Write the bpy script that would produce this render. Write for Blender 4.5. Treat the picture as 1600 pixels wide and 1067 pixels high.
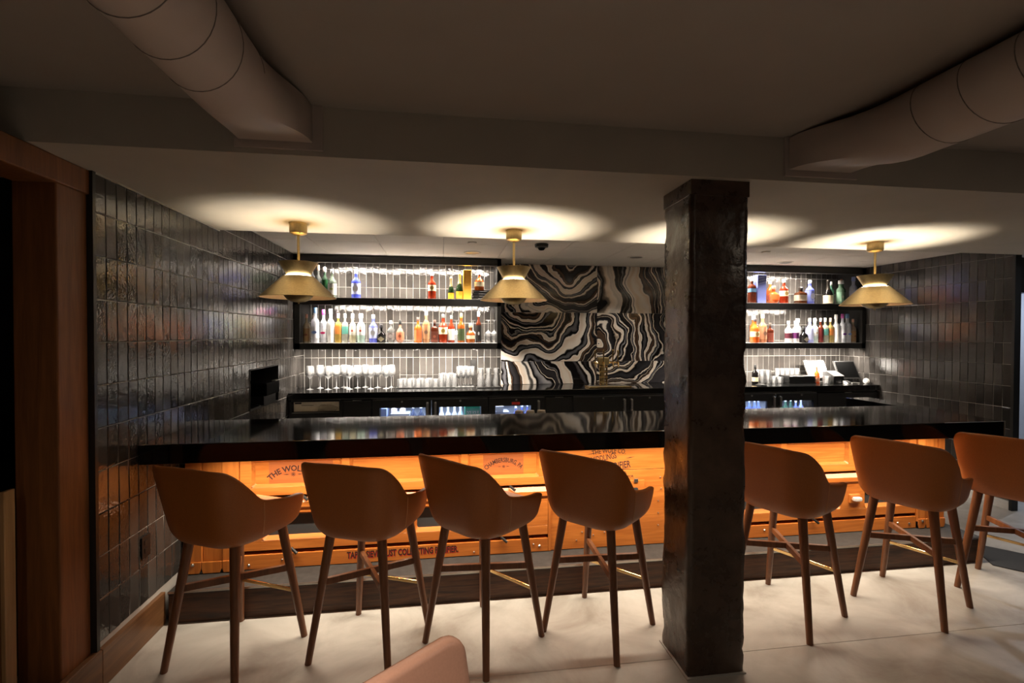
import bpy, math, random
from mathutils import Matrix, Vector
random.seed(7)
for o in list(bpy.data.objects): bpy.data.objects.remove(o)
sc = bpy.context.scene
C = sc.collection
PI = math.pi
def R(d): return math.radians(d)

# ------------------------------------------------------------------ camera, world, exposure
cam_d = bpy.data.cameras.new('camera'); cam = bpy.data.objects.new('camera', cam_d); C.objects.link(cam)
cam_d.sensor_width = 36.0; cam_d.sensor_fit = 'HORIZONTAL'; cam_d.lens = 748.7/1600*36.0
cam_d.clip_start = 0.05; cam_d.clip_end = 100
cam.matrix_world = Matrix(((0.98993834, -0.00019030, -0.14149927, 0),
                           (-0.14148214, 0.01428569, -0.98983773, 0),
                           (0.00220978, 0.99989794, 0.01411503, 1.65),
                           (0, 0, 0, 1)))
sc.camera = cam
sc.view_settings.view_transform = 'Standard'; sc.view_settings.look = 'None'
sc.view_settings.gamma = 1.0; sc.view_settings.use_curve_mapping = False
sc.view_settings.exposure = 0.0
w = bpy.data.worlds.new('world'); sc.world = w; w.use_nodes = True
w.node_tree.nodes['Background'].inputs[0].default_value = (1.0, 0.95, 0.90, 1)
w.node_tree.nodes['Background'].inputs[1].default_value = 0.024

P_SHELF = 45.0; P_SPLASH = 74.0; P_BAR = 52.0; P_UP = 24.0; P_DOWN = 2.6; P_ROOM = 6.0; P_HALL = 26.0

def area(name, loc, size, size_y, power, col, rot=(0, 0, 0), parent=None, spread=180):
    l = bpy.data.lights.new(name, 'AREA'); l.shape = 'RECTANGLE'; l.size = size; l.size_y = size_y
    l.energy = power; l.color = col; l.spread = R(spread)
    o = bpy.data.objects.new(name, l); C.objects.link(o); o.rotation_euler = rot
    if parent is not None:
        o.parent = parent; p = ORG.get(parent.name, (0, 0, 0)); o.location = (loc[0]-p[0], loc[1]-p[1], loc[2]-p[2])
    else: o.location = loc
    return o
def point(name, loc, power, col, r=0.02, parent=None):
    l = bpy.data.lights.new(name, 'POINT'); l.energy = power; l.color = col; l.shadow_soft_size = r
    o = bpy.data.objects.new(name, l); C.objects.link(o)
    if parent is not None:
        o.parent = parent; p = ORG.get(parent.name, (0, 0, 0)); o.location = (loc[0]-p[0], loc[1]-p[1], loc[2]-p[2])
    else: o.location = loc
    return o
LED = (1.0, 0.90, 0.78); WARM = (1.0, 0.86, 0.67); BULB = (1.0, 0.88, 0.69); COOL = (0.78, 0.87, 1.0)

# ------------------------------------------------------------------ mesh helpers
ORG = {}
class MB:
    def __init__(s): s.v = []; s.f = []
    def add(s, vs, fs):
        n = len(s.v); s.v += [tuple(p) for p in vs]; s.f += [tuple(i+n for i in f) for f in fs]; return s
    def box(s, x0, x1, y0, y1, z0, z1):
        return s.add([(x0,y0,z0),(x1,y0,z0),(x1,y1,z0),(x0,y1,z0),(x0,y0,z1),(x1,y0,z1),(x1,y1,z1),(x0,y1,z1)],
                     [(0,3,2,1),(4,5,6,7),(0,1,5,4),(1,2,6,5),(2,3,7,6),(3,0,4,7)])
    def prism(s, poly, z0, z1):
        n = len(poly)
        return s.add([(x,y,z0) for x,y in poly]+[(x,y,z1) for x,y in poly],
                     [tuple(range(n))[::-1], tuple(range(n,2*n))]+[(i,(i+1)%n,(i+1)%n+n,i+n) for i in range(n)])
    def prism_y(s, poly, y0, y1):           # poly in (x,z), counter-clockwise seen from -y
        n = len(poly)
        return s.add([(x,y0,z) for x,z in poly]+[(x,y1,z) for x,z in poly],
                     [tuple(range(n)), tuple(range(n,2*n))[::-1]]+[(i,i+n,(i+1)%n+n,(i+1)%n) for i in range(n)])
    def prism_x(s, poly, x0, x1):           # poly in (y,z)
        n = len(poly)
        return s.add([(x0,y,z) for y,z in poly]+[(x1,y,z) for y,z in poly],
                     [tuple(range(n))[::-1], tuple(range(n,2*n))]+[(i,(i+1)%n,(i+1)%n+n,i+n) for i in range(n)])
    def tube(s, p0, p1, r0, r1=None, n=10, cap=True):
        if r1 is None: r1 = r0
        p0 = Vector(p0); p1 = Vector(p1); d = (p1-p0).normalized()
        a = d.orthogonal().normalized(); b = d.cross(a)
        vs = []
        for p, r in ((p0, r0), (p1, r1)):
            for i in range(n):
                t = 2*PI*i/n; vs.append(p+a*(r*math.cos(t))+b*(r*math.sin(t)))
        fs = [(i,(i+1)%n,(i+1)%n+n,i+n) for i in range(n)]
        if cap: fs += [tuple(range(n))[::-1], tuple(range(n,2*n))]
        return s.add(vs, fs)
    def path(s, pts, r, n=8):
        for a, b in zip(pts, pts[1:]): s.tube(a, b, r, r, n)
        return s
    def lathe(s, prof, c=(0,0,0), n=20, close=True):   # prof: (r,z) from bottom to top
        vs = []; fs = []; rings = []
        for r, z in prof:
            if r < 1e-6: rings.append([len(vs)]); vs.append((c[0],c[1],c[2]+z))
            else:
                k = len(vs); rings.append(list(range(k,k+n)))
                vs += [(c[0]+r*math.cos(2*PI*i/n), c[1]+r*math.sin(2*PI*i/n), c[2]+z) for i in range(n)]
        for A, B in zip(rings, rings[1:]):
            if len(A) == 1 and len(B) == 1: continue
            for i in range(n):
                j = (i+1) % n
                if len(A) == 1: fs.append((A[0], B[j], B[i]))
                elif len(B) == 1: fs.append((A[i], A[j], B[0]))
                else: fs.append((A[i], A[j], B[j], B[i]))
        return s.add(vs, fs)
    def sq(s, prof, c=(0,0,0), k=4, asp=1.0, rnd=0.25):      # rounded-square lathe
        n = 4*k; vs = []; fs = []
        def ring(r):
            out = []
            for i in range(n):
                t = 2*PI*(i+.5)/n; e = .42
                cx = math.copysign(abs(math.cos(t))**e, math.cos(t)); cy = math.copysign(abs(math.sin(t))**e, math.sin(t))
                out.append((r*cx, r*cy*asp))
            return out
        for r, z in prof: vs += [(c[0]+x, c[1]+y, c[2]+z) for x, y in ring(max(r, 1e-4))]
        for a in range(len(prof)-1):
            for i in range(n):
                j = (i+1) % n; fs.append((a*n+i, a*n+j, (a+1)*n+j, (a+1)*n+i))
        return s.add(vs, fs)
    def build(s, name, mat, parent=None, smooth=False, bevel=0, mods=(), loc=None, seg=2):
        o = (0,0,0)
        if parent is not None: o = ORG.get(parent.name, (0,0,0))
        elif loc is not None: o = loc
        me = bpy.data.meshes.new(name)
        me.from_pydata([(x-o[0], y-o[1], z-o[2]) for x, y, z in s.v], [], s.f); me.update()
        ob = bpy.data.objects.new(name, me); C.objects.link(ob)
        if mat: me.materials.append(mat)
        if smooth:
            for p in me.polygons: p.use_smooth = True
            if smooth != 2: me.set_sharp_from_angle(angle=R(40))
        if parent is not None: ob.parent = parent; ORG[ob.name] = o
        elif loc is not None: ob.location = loc; ORG[ob.name] = o
        if bevel:
            b = ob.modifiers.new('bevel', 'BEVEL'); b.width = bevel; b.segments = seg; b.limit_method = 'ANGLE'; b.angle_limit = R(40)
        return ob
def tag(o, label=None, cat=None, group=None, kind=None):
    if label: o['label'] = label
    if cat: o['category'] = cat
    if group: o['group'] = group
    if kind: o['kind'] = kind
    return o
def empty(name, loc, rz=0):
    o = bpy.data.objects.new(name, None); C.objects.link(o); o.location = loc; o.rotation_euler = (0,0,rz); o.empty_display_size = .1
    ORG[o.name] = tuple(loc); return o
def copy_tree(o, parent=None):
    c = o.copy(); C.objects.link(c)
    if parent is not None: c.parent = parent
    for ch in list(o.children): copy_tree(ch, c)
    return c
def text_geo(s, size, bold=0.0, shear=0.0, sx=1.0, align='CENTER'):
    cu = bpy.data.curves.new('lettering', 'FONT'); cu.body = s; cu.size = size; cu.offset = bold; cu.shear = shear
    cu.align_x = align; cu.align_y = 'BOTTOM_BASELINE'; cu.resolution_u = 2
    ob = bpy.data.objects.new('lettering', cu); C.objects.link(ob)
    bpy.context.view_layer.update()
    me = bpy.data.meshes.new_from_object(ob.evaluated_get(bpy.context.evaluated_depsgraph_get()))
    vs = [(v.co.x*sx, v.co.y) for v in me.vertices]; fs = [tuple(p.vertices) for p in me.polygons]
    bpy.data.objects.remove(ob); bpy.data.curves.remove(cu); bpy.data.meshes.remove(me)
    return vs, fs

# ------------------------------------------------------------------ materials
def base(name):
    m = bpy.data.materials.new(name); m.use_nodes = True; nt = m.node_tree; return m, nt, nt.nodes['Principled BSDF']
def N(nt, typ, **kw):
    n = nt.nodes.new(typ)
    for k, v in kw.items():
        if k.startswith('i_'):
            n.inputs[int(k[2:]) if k[2:].isdigit() else k[2:].replace('_', ' ')].default_value = v
        else: setattr(n, k, v)
    return n
def ramp(nt, stops, interp='LINEAR'):
    n = nt.nodes.new('ShaderNodeValToRGB'); cr = n.color_ramp; cr.interpolation = interp
    while len(cr.elements) < len(stops): cr.elements.new(0.5)
    for e, (p, c) in zip(cr.elements, stops): e.position = p; e.color = (c[0], c[1], c[2], 1)
    return n
def coords(nt, scale=(1,1,1), which='Object', loc=(0,0,0)):
    tc = nt.nodes.new('ShaderNodeTexCoord'); mp = nt.nodes.new('ShaderNodeMapping'); mp.inputs['Scale'].default_value = scale; mp.inputs['Location'].default_value = loc
    nt.links.new(tc.outputs[which], mp.inputs[0]); return mp.outputs[0]
def plain(name, col, rough=0.5, metal=0.0, spec=0.5, bump=0, bscale=60, vary=0.0, coat=0.0, emit=None, es=0):
    m, nt, b = base(name); b.inputs['Base Color'].default_value = (*col, 1); b.inputs['Roughness'].default_value = rough
    b.inputs['Metallic'].default_value = metal; b.inputs['Specular IOR Level'].default_value = spec
    b.inputs['Coat Weight'].default_value = coat; b.inputs['Coat Roughness'].default_value = .08
    if emit: b.inputs['Emission Color'].default_value = (*emit, 1); b.inputs['Emission Strength'].default_value = es
    v = coords(nt); nz = N(nt, 'ShaderNodeTexNoise'); nz.inputs['Scale'].default_value = bscale; nz.inputs['Detail'].default_value = 4
    nt.links.new(v, nz.inputs['Vector'])
    vv = max(vary, .04)
    r = ramp(nt, [(.3, [c*(1-vv) for c in col]), (.7, [min(1, c*(1+vv)) for c in col])])
    nt.links.new(nz.outputs['Fac'], r.inputs[0]); nt.links.new(r.outputs[0], b.inputs['Base Color'])
    if bump:
        bp = N(nt, 'ShaderNodeBump'); bp.inputs['Strength'].default_value = bump; bp.inputs['Distance'].default_value = .01
        nt.links.new(nz.outputs['Fac'], bp.inputs['Height']); nt.links.new(bp.outputs[0], b.inputs['Normal'])
    return m
def wood(name, c1, c2, axis='X', rough=.4, sc_=1.0, c3=None):
    m, nt, b = base(name); long = 0.9*sc_; cross = 14*sc_
    s = {'X': (long,cross,cross), 'Y': (cross,long,cross), 'Z': (cross,cross,long)}[axis]
    tc = N(nt, 'ShaderNodeTexCoord'); oi = N(nt, 'ShaderNodeObjectInfo')
    ad = N(nt, 'ShaderNodeVectorMath', operation='ADD'); ml = N(nt, 'ShaderNodeVectorMath', operation='SCALE'); ml.inputs['Scale'].default_value = 9.0
    cb = N(nt, 'ShaderNodeCombineXYZ')
    for k in range(3): nt.links.new(oi.outputs['Random'], cb.inputs[k])
    nt.links.new(cb.outputs[0], ml.inputs[0]); nt.links.new(tc.outputs['Object'], ad.inputs[0]); nt.links.new(ml.outputs[0], ad.inputs[1])
    mp = N(nt, 'ShaderNodeMapping'); mp.inputs['Scale'].default_value = s; nt.links.new(ad.outputs[0], mp.inputs[0])
    n1 = N(nt, 'ShaderNodeTexNoise'); n1.inputs['Scale'].default_value = 1.5; n1.inputs['Detail'].default_value = 6; n1.inputs['Distortion'].default_value = 1.2
    n2 = N(nt, 'ShaderNodeTexNoise'); n2.inputs['Scale'].default_value = 9; n2.inputs['Detail'].default_value = 4
    nt.links.new(mp.outputs[0], n1.inputs['Vector']); nt.links.new(mp.outputs[0], n2.inputs['Vector'])
    mx = N(nt, 'ShaderNodeMath', operation='MULTIPLY_ADD'); mx.inputs[1].default_value = .35; nt.links.new(n2.outputs['Fac'], mx.inputs[0]); 
    sb = N(nt, 'ShaderNodeMath', operation='MULTIPLY'); sb.inputs[1].default_value = .65; nt.links.new(n1.outputs['Fac'], sb.inputs[0]); nt.links.new(sb.outputs[0], mx.inputs[2])
    mid = c3 or [(a+d)/2 for a, d in zip(c1, c2)]
    r = ramp(nt, [(.32, c1), (.5, mid), (.66, c2)]); nt.links.new(mx.outputs[0], r.inputs[0]); nt.links.new(r.outputs[0], b.inputs['Base Color'])
    b.inputs['Roughness'].default_value = rough
    bp = N(nt, 'ShaderNodeBump'); bp.inputs['Strength'].default_value = .12; bp.inputs['Distance'].default_value = .004
    nt.links.new(mx.outputs[0], bp.inputs['Height']); nt.links.new(bp.outputs[0], b.inputs['Normal'])
    return m
def tile_mat():
    m, nt, b = base('glazed_tile')
    oi = N(nt, 'ShaderNodeObjectInfo'); ge = N(nt, 'ShaderNodeNewGeometry')
    a = N(nt, 'ShaderNodeMath', operation='ADD'); fr = N(nt, 'ShaderNodeMath', operation='FRACT')
    nt.links.new(oi.outputs['Random'], a.inputs[0]); nt.links.new(ge.outputs['Random Per Island'], a.inputs[1]); nt.links.new(a.outputs[0], fr.inputs[0])
    pos = N(nt, 'ShaderNodeNewGeometry')
    nz = N(nt, 'ShaderNodeTexNoise'); nz.inputs['Scale'].default_value = 9; nz.inputs['Detail'].default_value = 5; nt.links.new(pos.outputs['Position'], nz.inputs['Vector'])
    mx = N(nt, 'ShaderNodeMath', operation='MULTIPLY_ADD'); mx.inputs[1].default_value = .55; nt.links.new(fr.outputs[0], mx.inputs[0])
    h = N(nt, 'ShaderNodeMath', operation='MULTIPLY'); h.inputs[1].default_value = .45; nt.links.new(nz.outputs['Fac'], h.inputs[0]); nt.links.new(h.outputs[0], mx.inputs[2])
    r = ramp(nt, [(.15, (.027,.0245,.0225)), (.5, (.047,.0425,.039)), (.85, (.078,.071,.0655))]); nt.links.new(mx.outputs[0], r.inputs[0]); nt.links.new(r.outputs[0], b.inputs['Base Color'])
    b.inputs['Roughness'].default_value = .05
    b.inputs['Specular IOR Level'].default_value = .55
    n2 = N(nt, 'ShaderNodeTexNoise'); n2.inputs['Scale'].default_value = 66; n2.inputs['Detail'].default_value = 1.5; nt.links.new(pos.outputs['Position'], n2.inputs['Vector'])
    bp = N(nt, 'ShaderNodeBump'); bp.inputs['Strength'].default_value = .22; bp.inputs['Distance'].default_value = .006
    nt.links.new(n2.outputs['Fac'], bp.inputs['Height']); nt.links.new(bp.outputs[0], b.inputs['Normal'])
    return m
def agate_mat(name, kind, centre, seed, freq):
    m, nt, b = base(name)
    v = coords(nt)
    def wnoise(scale, amp, det):
        n = N(nt, 'ShaderNodeTexNoise', noise_dimensions='4D'); n.inputs['W'].default_value = seed; n.inputs['Scale'].default_value = scale; n.inputs['Detail'].default_value = det
        nt.links.new(v, n.inputs['Vector'])
        s = N(nt, 'ShaderNodeVectorMath', operation='SUBTRACT'); s.inputs[1].default_value = (.5,.5,.5); nt.links.new(n.outputs['Color'], s.inputs[0])
        k = N(nt, 'ShaderNodeVectorMath', operation='SCALE'); k.inputs['Scale'].default_value = amp; nt.links.new(s.outputs[0], k.inputs[0]); return k.outputs[0]
    a1 = N(nt, 'ShaderNodeVectorMath', operation='ADD'); nt.links.new(v, a1.inputs[0]); nt.links.new(wnoise(1.6, .50, 1), a1.inputs[1])
    a2 = N(nt, 'ShaderNodeVectorMath', operation='ADD'); nt.links.new(a1.outputs[0], a2.inputs[0]); nt.links.new(wnoise(13, .05, 4), a2.inputs[1])
    a3 = N(nt, 'ShaderNodeVectorMath', operation='ADD'); nt.links.new(a2.outputs[0], a3.inputs[0]); nt.links.new(wnoise(4.2, .22, 1), a3.inputs[1])
    sp = N(nt, 'ShaderNodeSeparateXYZ'); nt.links.new(a3.outputs[0], sp.inputs[0])
    cb = N(nt, 'ShaderNodeCombineXYZ'); nt.links.new(sp.outputs['X'], cb.inputs[0]); nt.links.new(sp.outputs['Z'], cb.inputs[2])
    if kind == 'rings':
        sb = N(nt, 'ShaderNodeVectorMath', operation='SUBTRACT'); sb.inputs[1].default_value = (centre[0], 0, centre[1]); nt.links.new(cb.outputs[0], sb.inputs[0])
        ms = N(nt, 'ShaderNodeVectorMath', operation='MULTIPLY'); ms.inputs[1].default_value = (1.1,1,1.1); nt.links.new(sb.outputs[0], ms.inputs[0])
        ln = N(nt, 'ShaderNodeVectorMath', operation='LENGTH'); nt.links.new(ms.outputs[0], ln.inputs[0]); val = ln.outputs['Value']
    else:
        dt = N(nt, 'ShaderNodeVectorMath', operation='DOT_PRODUCT'); dt.inputs[1].default_value = (centre[0], 0, centre[1]); nt.links.new(cb.outputs[0], dt.inputs[0]); val = dt.outputs['Value']
    k = N(nt, 'ShaderNodeMath', operation='MULTIPLY'); k.inputs[1].default_value = freq; nt.links.new(val, k.inputs[0])
    n1 = N(nt, 'ShaderNodeTexNoise', noise_dimensions='1D'); n1.inputs['Scale'].default_value = 1; n1.inputs['Detail'].default_value = 1.6; n1.inputs['Roughness'].default_value = .6
    o = N(nt, 'ShaderNodeMath', operation='ADD'); o.inputs[1].default_value = seed*7.3; nt.links.new(k.outputs[0], o.inputs[0]); nt.links.new(o.outputs[0], n1.inputs['W'])
    K = (.007,.006,.006); cr = (.74,.60,.47); wh = (.86,.79,.71); g = (.13,.128,.14); br = (.13,.075,.045); d = (.035,.032,.035); lg = (.34,.33,.335)
    r = ramp(nt, [(.0, K), (.30, d), (.355, K), (.362, wh), (.378, cr), (.384, K), (.425, K), (.430, lg), (.450, g), (.468, d), (.472, K), (.495, K), (.500, wh), (.530, cr), (.565, wh), (.571, K),
                  (.600, br), (.612, K), (.645, d), (.652, cr), (.668, K), (.720, d), (.727, wh), (.750, cr), (.757, K), (1, g)])
    nt.links.new(n1.outputs['Fac'], r.inputs[0]); nt.links.new(r.outputs[0], b.inputs['Base Color'])
    b.inputs['Roughness'].default_value = .12
    return m
def glass_mat(name, tint=(1,1,1), white=.10, blend=.35):
    m = bpy.data.materials.new(name); m.use_nodes = True; nt = m.node_tree; nt.nodes.remove(nt.nodes['Principled BSDF']); out = nt.nodes['Material Output']
    tr = N(nt, 'ShaderNodeBsdfTransparent'); tr.inputs[0].default_value = (*tint, 1)
    gl = N(nt, 'ShaderNodeBsdfGlossy'); gl.inputs['Roughness'].default_value = .06; gl.inputs[0].default_value = (1,1,1,1)
    df = N(nt, 'ShaderNodeBsdfTranslucent'); df.inputs[0].default_value = (*[min(1, t*.95) for t in tint], 1)
    lw = N(nt, 'ShaderNodeLayerWeight'); lw.inputs['Blend'].default_value = blend
    d2 = N(nt, 'ShaderNodeBsdfDiffuse'); d2.inputs[0].default_value = (*[min(1, t*.95) for t in tint], 1); m0 = N(nt, 'ShaderNodeMixShader'); m0.inputs[0].default_value = .5; nt.links.new(df.outputs[0], m0.inputs[1]); nt.links.new(d2.outputs[0], m0.inputs[2])
    m1 = N(nt, 'ShaderNodeMixShader'); m1.inputs[0].default_value = white; nt.links.new(tr.outputs[0], m1.inputs[1]); nt.links.new(m0.outputs[0], m1.inputs[2])  # white share stands in for the brightness of lit, refracting glass
    m2 = N(nt, 'ShaderNodeMixShader'); nt.links.new(lw.outputs['Fresnel'], m2.inputs[0]); nt.links.new(m1.outputs[0], m2.inputs[1]); nt.links.new(gl.outputs[0], m2.inputs[2])
    nt.links.new(m2.outputs[0], out.inputs[0]); return m
def liquid_mat(name, col):
    m = bpy.data.materials.new(name); m.use_nodes = True; nt = m.node_tree; b = nt.nodes['Principled BSDF']; out = nt.nodes['Material Output']
    b.inputs['Base Color'].default_value = (*col, 1); b.inputs['Roughness'].default_value = .08
    tl = N(nt, 'ShaderNodeBsdfTranslucent'); tl.inputs[0].default_value = (*col, 1)
    nz = N(nt, 'ShaderNodeTexNoise'); nz.inputs['Scale'].default_value = 30; r = ramp(nt, [(.3, [c*.85 for c in col]), (.7, [min(1, c*1.15) for c in col])])
    nt.links.new(coords(nt), nz.inputs['Vector']); nt.links.new(nz.outputs['Fac'], r.inputs[0]); nt.links.new(r.outputs[0], b.inputs['Base Color']); nt.links.new(r.outputs[0], tl.inputs[0])
    mx = N(nt, 'ShaderNodeMixShader'); mx.inputs[0].default_value = .45; nt.links.new(b.outputs[0], mx.inputs[1]); nt.links.new(tl.outputs[0], mx.inputs[2]); nt.links.new(mx.outputs[0], out.inputs[0]); return m

M = {}
M['tile'] = tile_mat()
M['grout'] = plain('grout', (.44,.42,.39), .9, bscale=120)
M['paint'] = plain('ceiling_paint', (.33,.30,.275), .85, bscale=3, bump=.02)
M['soffit'] = plain('soffit_paint', (.43,.395,.345), .8, bscale=4, vary=.03)
M['duct'] = plain('duct_paint', (.44,.38,.35), .6, bscale=5)
M['duct_seam'] = plain('duct_seam', (.16,.14,.13), .7)
M['board'] = plain('ceiling_board', (.55,.51,.46), .9, bscale=180, bump=.05)
M['black'] = plain('black_counter', (.005,.005,.005), .075, spec=.45, bscale=8)
M['blackmat'] = plain('black_laminate', (.010,.0095,.009), .38, bscale=20)
M['blackmetal'] = plain('black_metal', (.012,.011,.010), .45, bscale=30)
M['void'] = plain('dark_room_paint', (.008,.006,.005), .9)  # near-black stands in for the darkness of the unlit side room
M['brass'] = plain('brushed_brass', (.47,.36,.18), .42, 1.0, bscale=90, vary=.10)
M['brassin'] = plain('shade_lining', (.75,.50,.27), .5, 0.3, bscale=40)
M['gold'] = plain('polished_brass', (.72,.50,.22), .18, 1.0)
M['steel'] = plain('steel', (.55,.53,.50), .3, 1.0)
M['white'] = plain('white_plastic', (.75,.73,.70), .45)
M['cream'] = plain('cream_panel', (.72,.62,.48), .5)
M['greytowel'] = plain('beige_towel', (.30,.25,.18), .9, bump=.2)  # colour of a reflection on the washer panel
M['pine'] = wood('honey_pine', (.40,.108,.017), (.62,.205,.038), 'X', .35)
M['pinev'] = wood('honey_pine_upright', (.38,.102,.016), (.60,.195,.036), 'Z', .35)
M['pinepatch'] = wood('bare_pine', (.32,.080,.018), (.44,.125,.03), 'X', .5)
M['gap'] = plain('dark_gap', (.035,.012,.006), .8)
M['oak'] = wood('dark_oak', (.018,.007,.003), (.12,.046,.018), 'X', .6, 1.4)
M['base'] = wood('brown_baseboard', (.10,.045,.018), (.21,.10,.042), 'Y', .38)
M['post'] = wood('orange_timber', (.15,.050,.013), (.26,.095,.025), 'Z', .6)
M['walnut'] = wood('walnut', (.105,.036,.014), (.22,.085,.032), 'Z', .38)
M['leather'] = plain('tan_leather', (.35,.112,.023), .48, bscale=220, bump=.06, vary=.10, spec=.4)
M['seam'] = plain('stitching', (.55,.26,.11), .6)
M['rose'] = plain('rose_leather', (.33,.185,.14), .27, bscale=160, bump=.03, spec=.5)
M['mat'] = plain('carpet_mat', (.035,.036,.040), .95, bscale=250, bump=.4, vary=.25)
M['deck'] = plain('slate_deck', (.030,.027,.025), .6, bscale=30, vary=.3)
M['screen'] = plain('dark_glass', (.002,.002,.002), .5, spec=.02)
M['sieve'] = plain('slate_screen', (.040,.042,.044), .45, bscale=40)
M['led'] = plain('led_diffuser', (.8,.8,.8), .5, emit=LED, es=6.0)
M['bulb'] = plain('bulb', (.9,.85,.8), .5, emit=BULB, es=20)
M['ring'] = plain('led_ring', (.9,.85,.8), .5, emit=BULB, es=18)  # glow added at the pendant necks
M['ink'] = plain('black_ink', (.045,.012,.006), .7)
M['red'] = plain('red_ink', (.55,.025,.012), .6)
M['glass'] = glass_mat('clear_glass', (1,1,1), .27, .5)
M['pane'] = glass_mat('cooler_pane', (.92,.95,1), .02)
def column_mat():
    m, nt, b = base('lacquered_column'); b.inputs['Roughness'].default_value = .2
    v = coords(nt)
    n1 = N(nt, 'ShaderNodeTexNoise'); n1.inputs['Scale'].default_value = 5; n1.inputs['Detail'].default_value = 8; n1.inputs['Roughness'].default_value = .65
    nt.links.new(v, n1.inputs['Vector'])
    r = ramp(nt, [(.25, (.022,.013,.009)), (.5, (.055,.033,.022)), (.75, (.105,.066,.045))]); nt.links.new(n1.outputs['Fac'], r.inputs[0]); nt.links.new(r.outputs[0], b.inputs['Base Color'])
    r2 = ramp(nt, [(.3, (.18,.18,.18)), (.7, (.42,.42,.42))]); nt.links.new(n1.outputs['Fac'], r2.inputs[0]); nt.links.new(r2.outputs[0], b.inputs['Roughness'])
    n2 = N(nt, 'ShaderNodeTexNoise'); n2.inputs['Scale'].default_value = 22; n2.inputs['Detail'].default_value = 6; nt.links.new(v, n2.inputs['Vector'])
    bp = N(nt, 'ShaderNodeBump'); bp.inputs['Strength'].default_value = .35; bp.inputs['Distance'].default_value = .012
    nt.links.new(n2.outputs['Fac'], bp.inputs['Height']); nt.links.new(bp.outputs[0], b.inputs['Normal']); return m
M['column'] = column_mat()
def concrete():
    m, nt, b = base('polished_concrete'); b.inputs['Roughness'].default_value = .45
    v = coords(nt)
    n1 = N(nt, 'ShaderNodeTexNoise'); n1.inputs['Scale'].default_value = 2.2; n1.inputs['Detail'].default_value = 8; n1.inputs['Roughness'].default_value = .62; n1.inputs['Distortion'].default_value = .6
    nt.links.new(v, n1.inputs['Vector'])
    r = ramp(nt, [(.28, (.24,.205,.17)), (.5, (.40,.37,.335)), (.72, (.52,.49,.45))]); nt.links.new(n1.outputs['Fac'], r.inputs[0]); nt.links.new(r.outputs[0], b.inputs['Base Color'])
    n2 = N(nt, 'ShaderNodeTexNoise'); n2.inputs['Scale'].default_value = 60; n2.inputs['Detail'].default_value = 5; nt.links.new(v, n2.inputs['Vector'])
    bp = N(nt, 'ShaderNodeBump'); bp.inputs['Strength'].default_value = .08; bp.inputs['Distance'].default_value = .004
    nt.links.new(n2.outputs['Fac'], bp.inputs['Height']); nt.links.new(bp.outputs[0], b.inputs['Normal']); return m
M['concrete'] = concrete()
_lm = {}
def col(c, kind='plain', rough=.35):
    k = (tuple(round(x, 3) for x in c), kind)
    if k not in _lm:
        nm = 'tint_%d' % len(_lm)
        _lm[k] = {'plain': lambda: plain(nm, c, rough), 'liq': lambda: liquid_mat(nm, c), 'foil': lambda: plain(nm, c, .3, .6), 'glass': lambda: glass_mat(nm, c, .25)}[kind]()
    return _lm[k]

# ------------------------------------------------------------------ large structure
XL, XR, YB, YS, YC = -1.58, 5.30, 5.786, 5.383, 5.186      # walls, back wall, shelf front, back counter front
ZS, ZM, ZD = 2.39, 2.595, 2.51                              # soffit, main ceiling, bar ceiling
def structure(o): o['kind'] = 'structure'; return o

fl = structure(MB().box(-4.5, 9, -3.5, 8.0, -.12, -.012).build('floor', M['grout']))
xs = [-4.5, 4.30, 9.0]; ys = [-3.5, -.9, 2.28, 5.9, 8.0]
for i in range(len(xs)-1):
    for j in range(len(ys)-1):
        MB().box(xs[i]+.0008, xs[i+1]-.0008, ys[j]+.0008, ys[j+1]-.0008, -.012, 0).build('slab', M['concrete'], fl, bevel=.0012, seg=1)
structure(MB().box(-4.5, 9, -3.5, 2.10, ZM, ZM+.1).build('ceiling', M['paint']))
sof = MB().box(-1.72, 9, 2.10, 3.68, ZS, ZM+.1)
structure(sof.build('ceiling_soffit', M['soffit']))
structure(MB().box(-4.5, -1.72, 2.10, 3.68, ZS, ZM+.1).build('ceiling_soffit', M['soffit']))
bc = structure(MB().box(XL-.1, XR+.1, 3.68, YB+.1, ZD+.012, ZD+.1).build('ceiling_bar', M['blackmetal']))
for i in range(-3, 9):
    for j in range(0, 4):
        x0 = max(.6*i+.002, XL); x1 = min(.6*i+.598, XR); y0 = 3.682 if j == 0 else 4.0+.6*(j-1)+.002; y1 = 3.998 if j == 0 else 4.0+.6*j-.002
        if x1 > x0: MB().box(x0, x1, y0, min(y1, YB), ZD, ZD+.012).build('ceiling_panel', M['board'], bc, bevel=.0015, seg=1)

# tile mesh shared
TW, TH = .0765, .2046
def tile_mesh(w_, h_, nm='tile'):
    a = .0021; b_ = .0025; d = .0042
    x = w_/2-a; z = h_/2-a
    vs = [(-x,0,-z),(x,0,-z),(x,0,z),(-x,0,z),(-x,-d+.0014,-z),(x,-d+.0014,-z),(x,-d+.0014,z),(-x,-d+.0014,z),
          (-x+b_,-d,-z+b_),(x-b_,-d,-z+b_),(x-b_,-d,z-b_),(-x+b_,-d,z-b_)]
    fs = [(0,1,5,4),(1,2,6,5),(2,3,7,6),(3,0,4,7),(4,5,9,8),(5,6,10,9),(6,7,11,10),(7,4,8,11),(8,9,10,11)]
    return vs, fs
TILE_CACHE = {}
def tile_data(w_, h_):
    k = (round(w_, 3), round(h_, 3))
    if k not in TILE_CACHE:
        me = bpy.data.meshes.new('tile'); vs, fs = tile_mesh(*k); me.from_pydata(vs, [], fs); me.materials.append(M['tile']); TILE_CACHE[k] = me
    return TILE_CACHE[k]
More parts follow.
